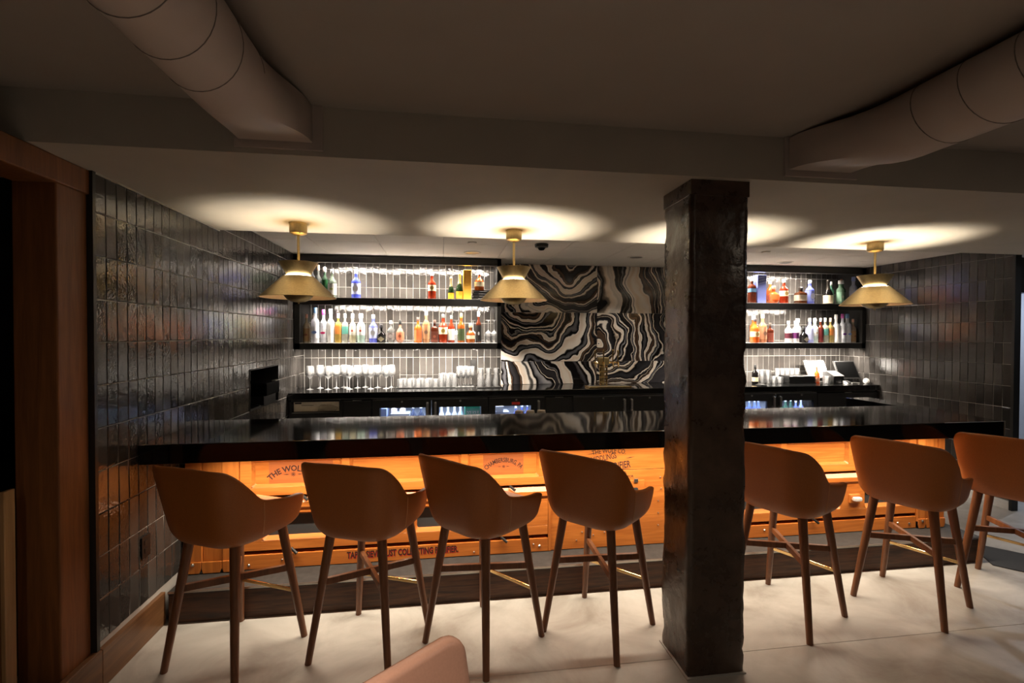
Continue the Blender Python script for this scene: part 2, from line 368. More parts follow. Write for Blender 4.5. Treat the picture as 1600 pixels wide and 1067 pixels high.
def lay_tiles(wall, cells, rz):
    # cells: (centre, w, h, visible); the 300 nearest visible ones are single tiles, the rest one mesh
    eye = Vector((0,0,1.65))
    vis = sorted([c for c in cells if c[3]], key=lambda c: (Vector(c[0])-eye).length)
    single = vis[:300]; rest = vis[300:]+[c for c in cells if not c[3]]
    for c, w_, h_, _ in single:
        o = bpy.data.objects.new('tile', tile_data(w_, h_)); C.objects.link(o); o.parent = wall; o.location = c
        o.rotation_euler = (random.gauss(0, .010), random.gauss(0, .002), rz+random.gauss(0, .010))
    if rest:
        mb = MB(); 
        for c, w_, h_, _ in rest:
            vs, fs = tile_mesh(w_, h_); m = Matrix.Translation(c) @ Matrix.Rotation(rz+random.gauss(0, .010), 4, 'Z') @ Matrix.Rotation(random.gauss(0, .006), 4, 'X')
            mb.add([m @ Vector(v) for v in vs], fs)
        o = mb.build('tiles', M['tile'], wall); o['kind'] = 'stuff'
def rows(zs0, zlo, zhi, pitch=TH):
    k = math.floor((zlo-zs0)/pitch); out = []
    while zs0+k*pitch < zhi-.01:
        a = max(zs0+k*pitch, zlo); b_ = min(zs0+(k+1)*pitch, zhi)
        if b_-a > .02: out.append((a, b_))
        k += 1
    return out
NICHE = (2.45+23*TW, 2.45+32*TW, 1.01, 1.355)
# left wall
wl = MB().box(XL-.14, XL-.008, 2.45, NICHE[0], 0, ZD+.1).box(XL-.14, XL-.008, NICHE[1], YB+.1, 0, ZD+.1).box(XL-.14, XL-.008, NICHE[0], NICHE[1], 0, NICHE[2]).box(XL-.14, XL-.008, NICHE[0], NICHE[1], NICHE[3], ZD+.1)
wl = structure(wl.build('wall_left', M['grout']))
cells = []
n = int((YB-2.45)/TW)+1
for i in range(n):
    y0 = 2.45+i*TW; y1 = min(y0+TW, YB)
    if y1-y0 < .02: continue
    for a, b_ in rows(1.01, .19, ZD if y0 > 3.66 else ZS, .2):
        if NICHE[0] < (y0+y1)/2 < NICHE[1] and NICHE[2] < (a+b_)/2 < NICHE[3]:
            if b_ <= NICHE[3]: continue
            a = NICHE[3]
        vis = not (y0 > 3.1 and b_ < 1.02)
        cells.append(((XL-.008, (y0+y1)/2, (a+b_)/2), y1-y0, b_-a, vis))
lay_tiles(wl, cells, PI/2)
# back wall
wb = structure(MB().box(XL-.14, XR+.14, YB, YB+.12, 0, ZD+.1).build('wall_back', M['grout']))
cells = []
for xa, xb in ((XL, .69), (3.105, XR)):
    for i in range(int((xb-xa)/TW)+1):
        x0 = xa+i*TW; x1 = min(x0+TW, xb)
        if x1-x0 < .02: continue
        for a, b_ in rows(1.379, .94, ZD):
            cells.append((((x0+x1)/2, YB, (a+b_)/2), x1-x0, b_-a, x1 < .69 and b_ > 1.05 or x0 > 3.55 and b_ > 1.05))
lay_tiles(wb, cells, 0)
# bookmatched marble-look slabs between the shelves
pz = [(1.046, 1.322), (1.324, 1.922), (1.924, ZD-.002)]; px = [(.692, 1.894), (1.896, 3.102)]
spec = {(0,0): ('stripe', (1.0,.25), 3.1, 3.0), (0,1): ('rings', (-.35,.35), 1.7, 2.6), (1,0): ('rings', (-.20,.34), 2.3, 2.5), (1,1): ('rings', (-.55,.0), 5.2, 2.8),
        (2,0): ('rings', (.25,.45), 8.7, 3.6), (2,1): ('stripe', (1.0,.12), 6.1, 2.6)}
for j, (a, b_) in enumerate(pz):
    for i, (x0, x1) in enumerate(px):
        k, c, sd, fq = spec[(j, i)]
        cx, cz = (x0+x1)/2, (a+b_)/2
        o = MB().box(x0-cx, x1-cx, YB-.022-YB, 0, a-cz, b_-cz).build('slab', agate_mat('agate_slab_%d%d' % (j, i), k, c, sd, fq), None, bevel=.0015, seg=1)
        o.parent = wb; o.location = (cx, YB, cz); o['label'] = 'black and cream agate-patterned glossy slab'
# right wall
wr = structure(MB().box(XR+.008, XR+.06, 3.80, YB+.1, 0, ZD+.1).build('wall_right', M['grout']))
cells = []
for i in range(int((YB-3.80)/TW)+1):
    y0 = 3.80+i*TW; y1 = min(y0+TW, YB)
    if y1-y0 < .02: continue
    for a, b_ in rows(1.379, .09, ZD): cells.append(((XR+.008, (y0+y1)/2, (a+b_)/2), y1-y0, b_-a, b_ > 1.0))
lay_tiles(wr, cells, -PI/2)
structure(MB().box(XR-.008, XR+.06, 3.775, 3.80, 0, ZD).build('trim_1', M['blackmetal']))
structure(MB().box(XR-.012, XR+.0, 3.80, YC, 0, .085).build('baseboard_right', M['white'], bevel=.003))
structure(MB().box(XL-.14, XL+.004, 2.43, 2.45, .16, ZS).build('trim_2', M['blackmetal']))
structure(MB().box(XL, XL+.006, 2.45, 3.68, ZS-.008, ZS).build('trim_3', M['steel']))
structure(MB().box(XL-.01, XL+.014, 2.45, 2.96, 0, .185).build('baseboard_left', M['base'], bevel=.004))
# timber-framed opening at the near end of the left wall
tf = empty('door_1', (-1.62, 2.2, 0)); structure(tf)
MB().box(-1.765, -1.60, 2.256, 2.43, .0, 2.30).build('post', M['post'], tf, bevel=.006)
MB().box(-1.765, -1.59, -.5, 2.45, 2.28, ZS+.0).build('header_beam', M['post'], tf, bevel=.006)
MB().box(-1.60, -1.565, 1.95, 2.45, 0, .185).build('sill_board', M['base'], tf, bevel=.006)
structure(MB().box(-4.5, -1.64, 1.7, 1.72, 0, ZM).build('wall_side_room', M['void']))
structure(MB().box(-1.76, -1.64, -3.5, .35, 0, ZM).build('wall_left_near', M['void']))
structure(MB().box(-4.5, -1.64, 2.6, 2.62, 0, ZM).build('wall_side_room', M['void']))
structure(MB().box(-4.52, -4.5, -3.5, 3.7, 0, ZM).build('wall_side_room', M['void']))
# hallway on the right
structure(MB().box(XR+.06, 9, 3.80, 3.92, 2.06, ZS).build('wall_hall_header', M['blackmat']))
structure(MB().box(XR+.06, 9, 5.2, 5.3, 0, ZM).build('wall_hall', plain('hall_paint', (.55,.58,.66), .8)))
structure(MB().box(9.0, 9.1, -3.5, 8, 0, ZM+.1).build('wall_far_right', M['void']))
structure(MB().box(XR+.06, 9, 3.68, 5.3, ZD, ZD+.1).build('ceiling_hall', M['paint']))

# ------------------------------------------------------------------ concrete column
import mathutils
def column():
    x0, x1, y0, y1 = 1.163, 1.457, 2.137, 2.42; z1 = ZS
    nx, nz = 12, 84; vs = []; fs = []
    per = []
    for i in range(nx): per.append((x0+(x1-x0)*i/nx, y0))
    for i in range(nx): per.append((x1, y0+(y1-y0)*i/nx))
    for i in range(nx): per.append((x1-(x1-x0)*i/nx, y1))
    for i in range(nx): per.append((x0, y1-(y1-y0)*i/nx))
    cx, cy = (x0+x1)/2, (y0+y1)/2; n = len(per)
    for k in range(nz+1):
        z = z1*k/nz
        for i, (x, y) in enumerate(per):
            nn = mathutils.noise.noise((x*7, y*7, z*5))*.006+mathutils.noise.noise((x*22, y*22, z*20+5))*.0035
            cor = (i % nx == 0)
            if cor: nn -= .004+max(0, mathutils.noise.noise((x*3, y*3, z*11)))*.022
            dx, dy = x-cx, y-cy; L = math.hypot(dx, dy); vs.append((x+dx/L*nn, y+dy/L*nn, z))
    for k in range(nz):
        for i in range(n): j = (i+1) % n; fs.append((k*n+i, k*n+j, (k+1)*n+j, (k+1)*n+i))
    t = empty('column', (cx, cy, 0)); tag(t, 'square dark brown lacquered column with chipped edges before the bar', 'column')
    s = MB(); s.v = vs; s.f = fs; s.build('shaft', M['column'], t, smooth=2)
    MB().box(x0-.004, x1+.004, y0-.004, y1+.004, ZS-.075, ZS).build('collar', M['column'], t, bevel=.003)
    MB().prism([(x0-.012,y0-.014),(x1+.004,y0-.010),(x1+.006,y1+.004),(x0-.010,y1+.006)], 0, .006).build('grout_bed', M['grout'], t)
column()

# ------------------------------------------------------------------ ducts
def duct(x, wdt, name, label):
    t = empty(name, (x, 2.1, 2.44)); tag(t, label, 'duct', 'round air ducts on the ceiling')
    r = .125; zc = ZM-.132
    MB().tube((x, -3.4, zc), (x, 1.62, zc), r, r, 40).build('pipe', M['duct'], t, smooth=True)
    n = 40; vs = []; fs = []
    steps = 8
    for k in range(steps+1):
        u = k/steps; u = u*u*(3-2*u)
        for i in range(n):
            a = 2*PI*i/n; cx, sz = math.cos(a), math.sin(a)
            m = max(abs(cx), abs(sz)); sx_, sz_ = cx/m, sz/m
            rx = x+(1-u)*r*cx+u*wdt/2*sx_; rz = zc*(1-u)+2.515*u+(1-u)*r*sz+u*.075*sz_
            vs.append((rx, 1.62+.47*k/steps, rz))
    for k in range(steps):
        for i in range(n): j = (i+1) % n; fs.append((k*n+i, k*n+j, (k+1)*n+j, (k+1)*n+i))
    s = MB(); s.v = vs; s.f = fs; s.build('transition_boot', M['duct'], t, smooth=True)
    MB().box(x-wdt/2-.02, x+wdt/2+.04, 2.085, 2.10, 2.41, ZM).build('flange', M['duct'], t, bevel=.002)
    y = 1.60
    k = 0
    while y > -.6:
        mb = MB(); pts = []
        for i in range(33): a = 2*PI*i/32; pts.append((x+(r+.0006)*math.cos(a), y+.05*math.sin(a*1)*0-.16*i/32, zc+(r+.0006)*math.sin(a)))
        mb.path(pts, .0016, 5).build('spiral_seam', M['duct_seam'], t)
        y -= .16
duct(-.678, .285, 'air_duct', 'round spiral air duct overhead on the left')
duct(1.795, .33, 'air_duct', 'round spiral air duct overhead on the right')

# ------------------------------------------------------------------ bar
bar = MB().prism([(XL+.002,2.74),(3.77,2.74),(3.96,3.98),(3.72,3.98),(3.72,3.48),(XL+.002,3.48)], .965, 1.07)
o = empty('bar_counter', (1.1, 3.1, .965)); bar.build('top', M['black'], o, bevel=.004)
MB().tube((3.7715,2.738,.972),(3.7715,2.738,1.072),.003,.003,6).tube((3.3,2.738,1.070),(3.7715,2.738,1.070),.0015,.0015,6).build('edge_trim', M['steel'], o)
tag(o, 'long glossy black bar countertop reflecting the lit shelves', 'countertop')
t = empty('bar_step', (1.15, 3.05, 0)); tag(t, 'low oak plinth with slate deck under the wooden bar front', 'step')
MB().box(XL+.03, 3.88, 2.955, 2.975, 0, .166).build('fascia_board', M['oak'], t, bevel=.003)
MB().box(3.86, 3.88, 2.976, 3.268, 0, .166).build('end_board', M['oak'], t, bevel=.003)
MB().box(XL+.03, 3.859, 2.976, 3.268, 0, .166).build('core', M['blackmat'], t)
MB().box(XL+.03, 3.885, 2.950, 3.268, .166, .184).build('deck', M['deck'], t, bevel=.002)
MB().box(XL+.03, 3.885, 2.9460, 2.950, .174, .186).build('metal_edge', M['steel'], t)
# bar body behind the wooden front
t = empty('bar_cabinet', (1.15, 3.36, 0)); tag(t, 'dark cabinet carrying the black bar top behind the wooden fronts', 'cabinet')
MB().box(XL+.01, 3.80, 3.27, 3.42, 0, .965).build('carcass', M['blackmat'], t)
MB().box(3.73, 3.86, 3.42, 3.97, 0, .965).build('end_wall', M['pinev'], t)
MB().box(XL+.01, 3.78, 2.97, 2.995, .957, .965).build('led_channel', M['steel'], t)
area('bar_led', (1.19, 2.983, .955), 5.06, .016, P_BAR, WARM, (0,0,0), t, 140)

YF = 3.16
def lettering(parent, s, x, z, size, mat, y, bend=None, bold=0, sx=.8, shear=0, rot=0):
    vs, fs = text_geo(s, size, bold, shear, sx)
    out = []
    for u, v in vs:
        if bend: a = u/bend; u, v = math.sin(a)*(bend+v), math.cos(a)*(bend+v)-bend
        c, sn = math.cos(rot), math.sin(rot)
        out.append((x+u*c-v*sn, y, z+u*sn+v*c))
    return MB().add(out, fs).build('lettering', mat, parent)
def sunburst(parent, x, z, r, mat, y):
    mb = MB()
    for i in range(16):
        a = 2*PI*i/16; ca, sa = math.cos(a), math.sin(a); r0, r1 = r*.35, r*(1 if i % 2 == 0 else .72); w_ = r*.07
        mb.add([(x+ca*r0-sa*w_, y, z+sa*r0+ca*w_), (x+ca*r0+sa*w_, y, z+sa*r0-ca*w_), (x+ca*r1, y, z+sa*r1)], [(0,1,2)])
    mb.add([(x+r*.25*math.cos(2*PI*i/8), y, z+r*.25*math.sin(2*PI*i/8)) for i in range(8)], [tuple(range(8))])
    for s in (-1, 1): mb.add([(x+s*r*1.15, y, z), (x+s*r*1.9, y, z+r*.14), (x+s*r*3.0, y, z), (x+s*r*1.9, y, z-r*.14)], [(0,1,2,3)])
    return mb.build('ornament', mat, parent)
def rrect(x0, x1, z0, z1, r, k=4):
    p = []
    for cx, cz, a0 in ((x1-r,z0+r,-PI/2),(x1-r,z1-r,0),(x0+r,z1-r,PI/2),(x0+r,z0+r,PI)):
        for i in range(k+1): a = a0+PI/2*i/k; p.append((cx+r*math.cos(a), cz+r*math.sin(a)))
    return p
def inset(parent, x0, x1, z0, z1, mat_in, depth=.024, bev=.016, r=.014, frame=M['pine'], name='inset_panel'):
    a = rrect(x0, x1, z0, z1, r); b_ = rrect(x0+bev, x1-bev, z0+bev, z1-bev, r*.7); n = len(a)
    mb = MB().add([(x, YF, z) for x, z in a]+[(x, YF+depth, z) for x, z in b_], [(i, (i+1) % n, (i+1) % n+n, i+n) for i in range(n)])
    p = MB().prism_y(rrect(x0+bev*.6, x1-bev*.6, z0+bev*.6, z1-bev*.6, r*.7), YF+depth, YF+depth+.012).build(name, mat_in, parent)
    mb.build('bevel_moulding', frame, p, smooth=True)
    return p
def board_with_holes(parent, x0, x1, z0, z1, holes, name, y0=YF, y1=YF+.05, mat=M['pine']):
    # frame of stiles and rails around rectangular holes (all holes share a z-range)
    za, zb = holes[0][2], holes[0][3]
    MB().box(x0, x1, y0, y1, zb, z1).build('top_rail', mat, parent, bevel=.002, seg=1)
    MB().box(x0, x1, y0, y1, z0, za).build('bottom_rail', mat, parent, bevel=.002, seg=1)
    edges = [x0]+[v for h in holes for v in h[:2]]+[x1]
    for i in range(0, len(edges), 2):
        if edges[i+1]-edges[i] > .004: MB().box(edges[i], edges[i+1], y0, y1, za, zb).build('stile', mat, parent)
def bolt(parent, x, z, y=YF, r=.009, mat=None):
    MB().lathe([(0,.006),(r*.6,.005),(r,.001),(r,0)][::-1], n=8).build('bolt', mat or M['steel'], parent)
    o = parent.children[-1] if False else None
def bolts(parent, pts, y=YF, r=.009, mat=None):
    for x, z in pts:
        s = MB()
        vs = []
        for rr, d in ((r,0),(r,.003),(r*.6,.007)):
            vs.append([(x+rr*math.cos(2*PI*i/8), y-d, z+rr*math.sin(2*PI*i/8)) for i in range(8)])
        s.v = sum(vs, []); s.f = [(k*8+i, k*8+(i+1) % 8, (k+1)*8+(i+1) % 8, (k+1)*8+i) for k in range(2) for i in range(8)]+[tuple(range(16, 24))]
        s.build('bolt', mat or M['steel'], parent)
def latch(parent, x, z, y=YF):
    s = MB().tube((x-.02, y-.012, z+.014), (x+.018, y-.026, z-.016), .008, .010, 8).tube((x-.016, y, z+.01), (x-.016, y-.016, z+.01), .006, .006, 6)
    s.build('latch', M['blackmetal'], parent, smooth=True)

# machine front 1 and 2
def machine(x0, x1, tops, wins, label, extra):
    t = empty('sifting_machine_front', ((x0+x1)/2, YF+.04, .184)); tag(t, label, 'wood panel', 'salvaged machine fronts under the bar')
    MB().box(x0, x1, YF+.055, YF+.10, .186, .963).build('backing', M['gap'], t)
    zt, zb = .862, .694
    board_with_holes(t, x0, x1, .642, .964, [(a, b_, zb, zt) for a, b_ in tops], 'upper_frame')
    P = [inset(t, a, b_, zb, zt, M['pine']) for a, b_ in tops]
    # ledge rail
    MB().prism_x([(YF+.05,.556),(YF-.004,.556),(YF-.010,.566),(YF-.010,.596),(YF+.012,.622),(YF+.05,.622)], x0, x1).build('ledge_rail', M['pine'], t)
    board_with_holes(t, x0, x1, .300, .555, [(a, b_, .362, .528) for a, b_ in wins], 'lower_frame')
    for a, b_ in wins: inset(t, a, b_, .362, .528, M['sieve'], .036, .018, .02, name='sieve_window')
    MB().box(x0, x1, YF-.004, YF+.05, .188, .276).build('base_rail', M['pine'], t, bevel=.002)
    bolts(t, [(x0+.05, .215), (x1-.06, .225)], YF-.004)
    extra(t, P); return t
def m1(t, P):
    y = YF+.0236
    for (a, b_), s, cx, sz, bd, zc in (((-1.085,-.70), 'THE WOLF CO.', -.83, .060, .21, .775), ((.262,.535), 'CHAMBERSBURG, PA', .43, .050, .17, .775)):
        pt = MB().box(a, b_, y-.0002, YF+.03, .705, .85).build('bare_patch', M['pinepatch'], P[0] if cx < 0 else P[2])
    lettering(P[0], 'THE WOLF CO.', -.94, .787, .050, M['ink'], y-.001, bend=.185, bold=.0014, sx=.86)
    sunburst(P[0], -.94, .765, .020, M['ink'], y-.001)
    lettering(P[2], 'CHAMBERSBURG, PA', .400, .795, .042, M['ink'], y-.001, bend=.155, bold=.0008, sx=.66)
    sunburst(P[2], .400, .765, .014, M['ink'], y-.001)
    s1 = 'TAPER SIEVE DUST COLLECTING PURIFIER.'
    lettering(t, s1, -.252, .2145, .058, M['red'], YF-.0046, bold=.0010, sx=.64)
    lettering(t, s1, -.256, .221, .058, M['ink'], YF-.0050, bold=.0020, sx=.64)
    latch(t, -.925, .298); latch(t, .455, .630); latch(t, .40, .288); latch(t, -.86, .63)
    MB().tube((.375, YF-.01, .606), (.375, YF-.045, .610), .012, .013, 10).build('knob', M['steel'], t, smooth=True)
    bolts(t, [(-1.0, .24), (.60, .24), (.2, .212)], YF-.004, .006)
machine(-1.246, .70, [(-1.18,-.640), (-.592,.115), (.160,.640)], [(-1.12,-.30), (-.19,.50)], 'honey pine machine front with printed panels left of the column', m1)
def m2(t, P):
    mb = MB().sq([(.0,-.014),(.03,-.012),(.034,0),(.03,.012),(.0,.014)], (3.03, YF-.03, .44), 4, .5)
    k = MB().box(2.985, 3.075, YF-.012, YF+.01, .40, .47).build('handle_block', M['pine'], t, bevel=.006)
    mb.build('pull_knob', M['white'], k, smooth=True)
    bolts(t, [(2.3, .24), (3.40, .235)], YF-.004, .007); latch(t, 2.7, .292)
machine(2.02, 3.56, [(2.08,2.43), (2.475,2.985), (3.045,3.50)], [(2.12,2.92), (3.12,3.48)], 'honey pine machine front with white oval pull right of the column', m2)

# stencilled board
t = empty('stencilled_board', (1.36, YF+.03, .184)); tag(t, 'wide pine board printed with maker lettering between the machine fronts', 'wood panel')
lower = MB().box(.722, 2.016, YF+.004, YF+.05, .188, .714).build('plank', M['pine'], t, bevel=.002)
upper = MB().box(.722, 2.016, YF+.002, YF+.05, .717, .964).build('plank', M['pine'], t, bevel=.002)
MB().box(.702, .722, YF-.002, YF+.06, .188, .964).build('divider_strip', M['pinev'], t)
cxp = 1.13
lettering(upper, 'THE WOLF CO.', cxp, .838, .046, M['ink'], YF+.0012, bend=.55, bold=.0006, sx=.75)
lettering(upper, 'MIDDLINGS', cxp-.035, .787, .056, M['ink'], YF+.0012, bold=.001, sx=.62, rot=.16)
lettering(upper, 'PURIFIER', cxp+.07, .727, .066, M['ink'], YF+.0012, bold=.0016, sx=.66, rot=.10)
for sx_, zz, ln in ((-.12,.835,.10), (.15,.800,.07), (-.06,.735,.05), (.10,.722,.12)):
    MB().add([(cxp+sx_-ln/2, YF+.0012, zz-.004), (cxp+sx_, YF+.0012, zz-.0015), (cxp+sx_+ln/2, YF+.0012, zz+.006), (cxp+sx_, YF+.0012, zz+.004)], [(0,1,2,3)]).build('flourish', M['ink'], upper)
lettering(lower, 'CHAMBERSBURG, PA.', cxp+.02, .690, .024, M['ink'], YF+.0032, bold=.0006, sx=.95)
lettering(lower, 'APPLIED FOR', cxp+.11, .662, .022, M['ink'], YF+.0032, bold=.0004, sx=1.05)
h = MB().box(1.00, 1.385, YF-.006, YF+.006, .47, .642).build('hatch', M['pine'], t, bevel=.002)
MB().prism_y(rrect(1.08, 1.338, .528, .592, .012), YF-.0075, YF-.005).build('slot', M['sieve'], h)
MB().box(1.305, 1.335, YF-.014, YF-.006, .63, .655).build('catch', M['steel'], h, bevel=.002)
bolts(lower, [(1.505,.655),(1.51,.575),(1.49,.49),(1.49,.405),(1.49,.32),(.90,.245),(1.02,.275),(.94,.30),(1.10,.29)], YF+.004, .005)
# corner posts of upright boards
def corner(xs_, label, foot):
    t = empty('corner_post', (sum(xs_)/len(xs_), YF+.03, .184)); tag(t, label, 'wood post', 'upright pine posts of the bar front')
    for i, (a, b_) in enumerate(zip(xs_, xs_[1:])):
        MB().box(a+.001, b_-.001, YF-.012+.014*(i % 2), YF+.06, .235, .964).build('upright_board', M['pinev'], t, bevel=.003)
    for i, (a, b_) in enumerate(zip(xs_, xs_[1:])):
        MB().prism_y([(a+.008,.188),(b_-.012,.188),(b_-.001,.215),(b_-.001,.26),(a+.001,.26),(a+.001,.215)], YF-.022, YF+.0-.013).build('foot_block', M['pinev'], t, bevel=.004)
    bolts(t, [((xs_[0]+xs_[1])/2, .245)], YF-.022, .010)
corner([-1.555,-1.462,-1.345,-1.247], 'upright pine boards of the bar front beside the left tiled wall', 1)
corner([3.562,3.63,3.75,3.80], 'upright pine boards closing the right end of the bar front', 1)

# ------------------------------------------------------------------ bar stools
def shell_grid(nu=44, nv=12, z0=.652, off=0.0):
    def prof_t(t):   # t in [0,1] along the U, returns fractional position: -1 left front ... 0 back ... 1 right front
        return t*2-1
    vs = []; fs = []
    for i in range(nu+1):
        u = prof_t(i/nu); au = abs(u)
        # top height along the U
        if au < .30: zt = 1.035+.006*math.cos(au/.30*PI/2)
        elif au < .56: k = (au-.30)/.26; k = .45*k+.55*k*k*(3-2*k); zt = 1.035+(.845-1.035)*k
        else: k = (au-.56)/.44; zt = .845-.042*k+.012*math.sin(k*PI)*-1
        for j in range(nv+1):
            v = j/nv; z = z0+(zt-z0)*v
            s = (z-z0)/.385
            hw = .200+.044*min(1, s*1.15)+off; yb = -.208-.070*s**.9-off; yf = .195+.025*min(1, s/.25)
            if j == 0: hw -= .030; yb += .022
            elif j == 1: hw -= .007; yb += .005
            rc = .10
            # U path: side (front->corner), arc, back half-width
            ls = (yf-(yb+rc)); la = rc*PI/2; lb = hw-rc; tot = ls+la+lb
            d = (1-au)*tot    # distance from the front tip
            if d < ls: x, y = hw, yf-d
            elif d < ls+la: a = (d-ls)/rc; x, y = hw-rc+rc*math.cos(a), yb+rc-rc*math.sin(a)
            else: x, y = hw-rc-(d-ls-la), yb
            # tips lean in a little and round off
            if au > .94: z -= (au-.94)*.22*v; z += (au-.94)*.35*(1-v)
            if au > .80: x -= (au-.80)*.06
            vs.append((math.copysign(x, u) if abs(u) > 1e-9 else 0.0, y, z))
    for i in range(nu):
        for j in range(nv): a = i*(nv+1)+j; fs.append((a, a+nv+1, a+nv+2, a+1))
    return vs, fs
def rounded_slab(w_, y0, y1, z0, z1, r, k=5):
    mb = MB(); p = rrect(-w_, w_, y0, y1, r, k); n = len(p); cx, cy = 0, (y0+y1)/2
    lv = [(z0, .90), (z0+(z1-z0)*.2, .985), (z0+(z1-z0)*.6, 1.0), (z0+(z1-z0)*.88, .97), (z1, .86), (z1+.004, .5)]
    for z, s in lv: mb.v += [(cx+(x-cx)*s, cy+(y-cy)*s, z) for x, y in p]
    for a in range(len(lv)-1):
        for i in range(n): j = (i+1) % n; mb.f.append((a*n+i, a*n+j, (a+1)*n+j, (a+1)*n+i))
    mb.f.append(tuple(range(n))[::-1]); mb.f.append(tuple(range((len(lv)-1)*n, len(lv)*n)))
    return mb
def make_stool():
    t = empty('bar_stool', (0,0,0))
    vs, fs = shell_grid(); s = MB(); s.v = vs; s.f = fs
    sh = s.build('shell', M['leather'], t, smooth=2)
    md = sh.modifiers.new('thick', 'SOLIDIFY'); md.thickness = .026; md.offset = 1.0
    sb = sh.modifiers.new('smooth', 'SUBSURF'); sb.levels = 1; sb.render_levels = 1
    nu, nv = 44, 12
    for i in (10, 34):
        pts = [vs[i*(nv+1)+j] for j in range(1, nv+1)]
        pts = [(p[0]+math.copysign(.0255, p[0]), p[1], p[2]) for p in pts[:-1]]
        MB().path(pts, .0028, 6).build('stitched_seam', M['seam'], sh)
    rounded_slab(.182, -.195, .185, .634, .70, .09).build('seat_base', M['leather'], t, smooth=2)
    rounded_slab(.190, -.195, .252, .675, .742, .08).build('seat_cushion', M['leather'], t, smooth=2)
    tp, ft = .142, .223
    for sx_ in (-1, 1):
        for sy in (-1, 1):
            MB().tube((sx_*ft, sy*ft, 0), (sx_*tp, sy*tp, .66), .0165, .0245, 12).build('leg', M['walnut'], t, smooth=True)
    zq = .395; q = ft+(tp-ft)*zq/.66
    for sg, dz in ((1, 0), (-1, .0)):
        d = Vector((1, sg, 0)).normalized(); nrm = Vector((-d.y, d.x, 0)); mb = MB()
        L = q*math.sqrt(2); th = .011; hh = .017
        P_ = []
        for a in (-1, 1):
            for b_ in (-1, 1):
                for c in (-1, 1): P_.append(d*(a*L)+nrm*(b_*th)+Vector((0, 0, zq+c*hh+(.001 if sg > 0 else 0))))
        mb.add(P_, [(0,1,3,2),(4,6,7,5),(0,4,5,1),(2,3,7,6),(0,2,6,4),(1,5,7,3)]).build('stretcher', M['walnut'], t, bevel=.003)
    zf = .262; q = ft+(tp-ft)*zf/.66
    MB().box(-q, q, q-.005, q+.005, zf-.009, zf+.009).build('foot_bar', M['gold'], t, bevel=.002)
    return t
stool0 = make_stool()
ST = [(-1.052, 2.632, -26, 'tan leather bar stool nearest the left tiled wall'),
      (-.378, 2.612, -23, 'tan leather bar stool before the panel reading THE WOLF, second from left'),
      (.218, 2.572, -48, 'tan leather bar stool left of the CHAMBERSBURG panel, third from left'),
      (.868, 2.585, -47, 'tan leather bar stool standing just left of the dark column'),
      (2.035, 2.585, -63, 'tan leather bar stool partly hidden behind the right side of the column'),
      (2.872, 2.574, -65, 'tan leather bar stool second from the right end of the bar'),
      (3.640, 2.574, -65, 'tan leather bar stool at the right end, cut by the photo edge')]
for i, (x, y, a, lb) in enumerate(ST):
    s = stool0 if i == 0 else copy_tree(stool0)
    s.location = (x, y, 0); s.rotation_euler = (0, 0, R(a)); tag(s, lb, 'bar stool', 'tan leather bar stools along the bar')

# ------------------------------------------------------------------ foreground chair
def fore_chair():
    t = empty('dining_chair', (.034, .884, 0)); tag(t, 'rose-brown leather dining chair back in the foreground at the bottom edge', 'chair')
    rz = PI+math.atan2(.63, .775)   # local x along the back rail
    c, s = math.cos(rz), math.sin(rz); ox, oy = .034, .884
    def W(x, y, z): return (ox+x*c-y*s, oy+x*s+y*c, z)
    # back pad: local x in [-.24,.24], leaning away from the seat (towards -y)
    nu, nv = 16, 12; vs = []; fs = []
    ring = rrect(-.245, .245, .44, .868, .042, 5); n = len(ring)
    def yb(x, z): return -.205-.10*(z-.44)/.42+.35*x*x
    for d, k in ((-.012, .965), (-.026, .99), (0, 1.0), (.018, .99), (.026, .955)):
        pass
    layers = [(-.020, .95), (-.017, .98), (-.008, .997), (.004, 1.0), (.014, .992), (.019, .97), (.021, .93)]
    for d, k in layers:
        for x, z in ring:
            zz = .65+(z-.65)*k; xx = x*k; vs.append(W(xx, yb(xx, zz)+d, zz))
    for a in range(len(layers)-1):
        for i in range(n): j = (i+1) % n; fs.append((a*n+i, a*n+j, (a+1)*n+j, (a+1)*n+i))
    fs.append(tuple(range(n))[::-1]); fs.append(tuple(range((len(layers)-1)*n, len(layers)*n)))
    q = MB(); q.v = vs; q.f = fs; q.build('backrest', M['rose'], t, smooth=2)
    q = rounded_slab(.235, -.21, .24, .41, .485, .06); q.v = [W(*p) for p in q.v]; q.build('seat', M['rose'], t, smooth=2)
    for sx_ in (-1, 1):
        for sy in (-1, 1): MB().tube(W(sx_*.22, sy*.21, 0), W(sx_*.19, sy*.18, .42), .012, .018, 10).build('leg', M['walnut'], t, smooth=True)
fore_chair()

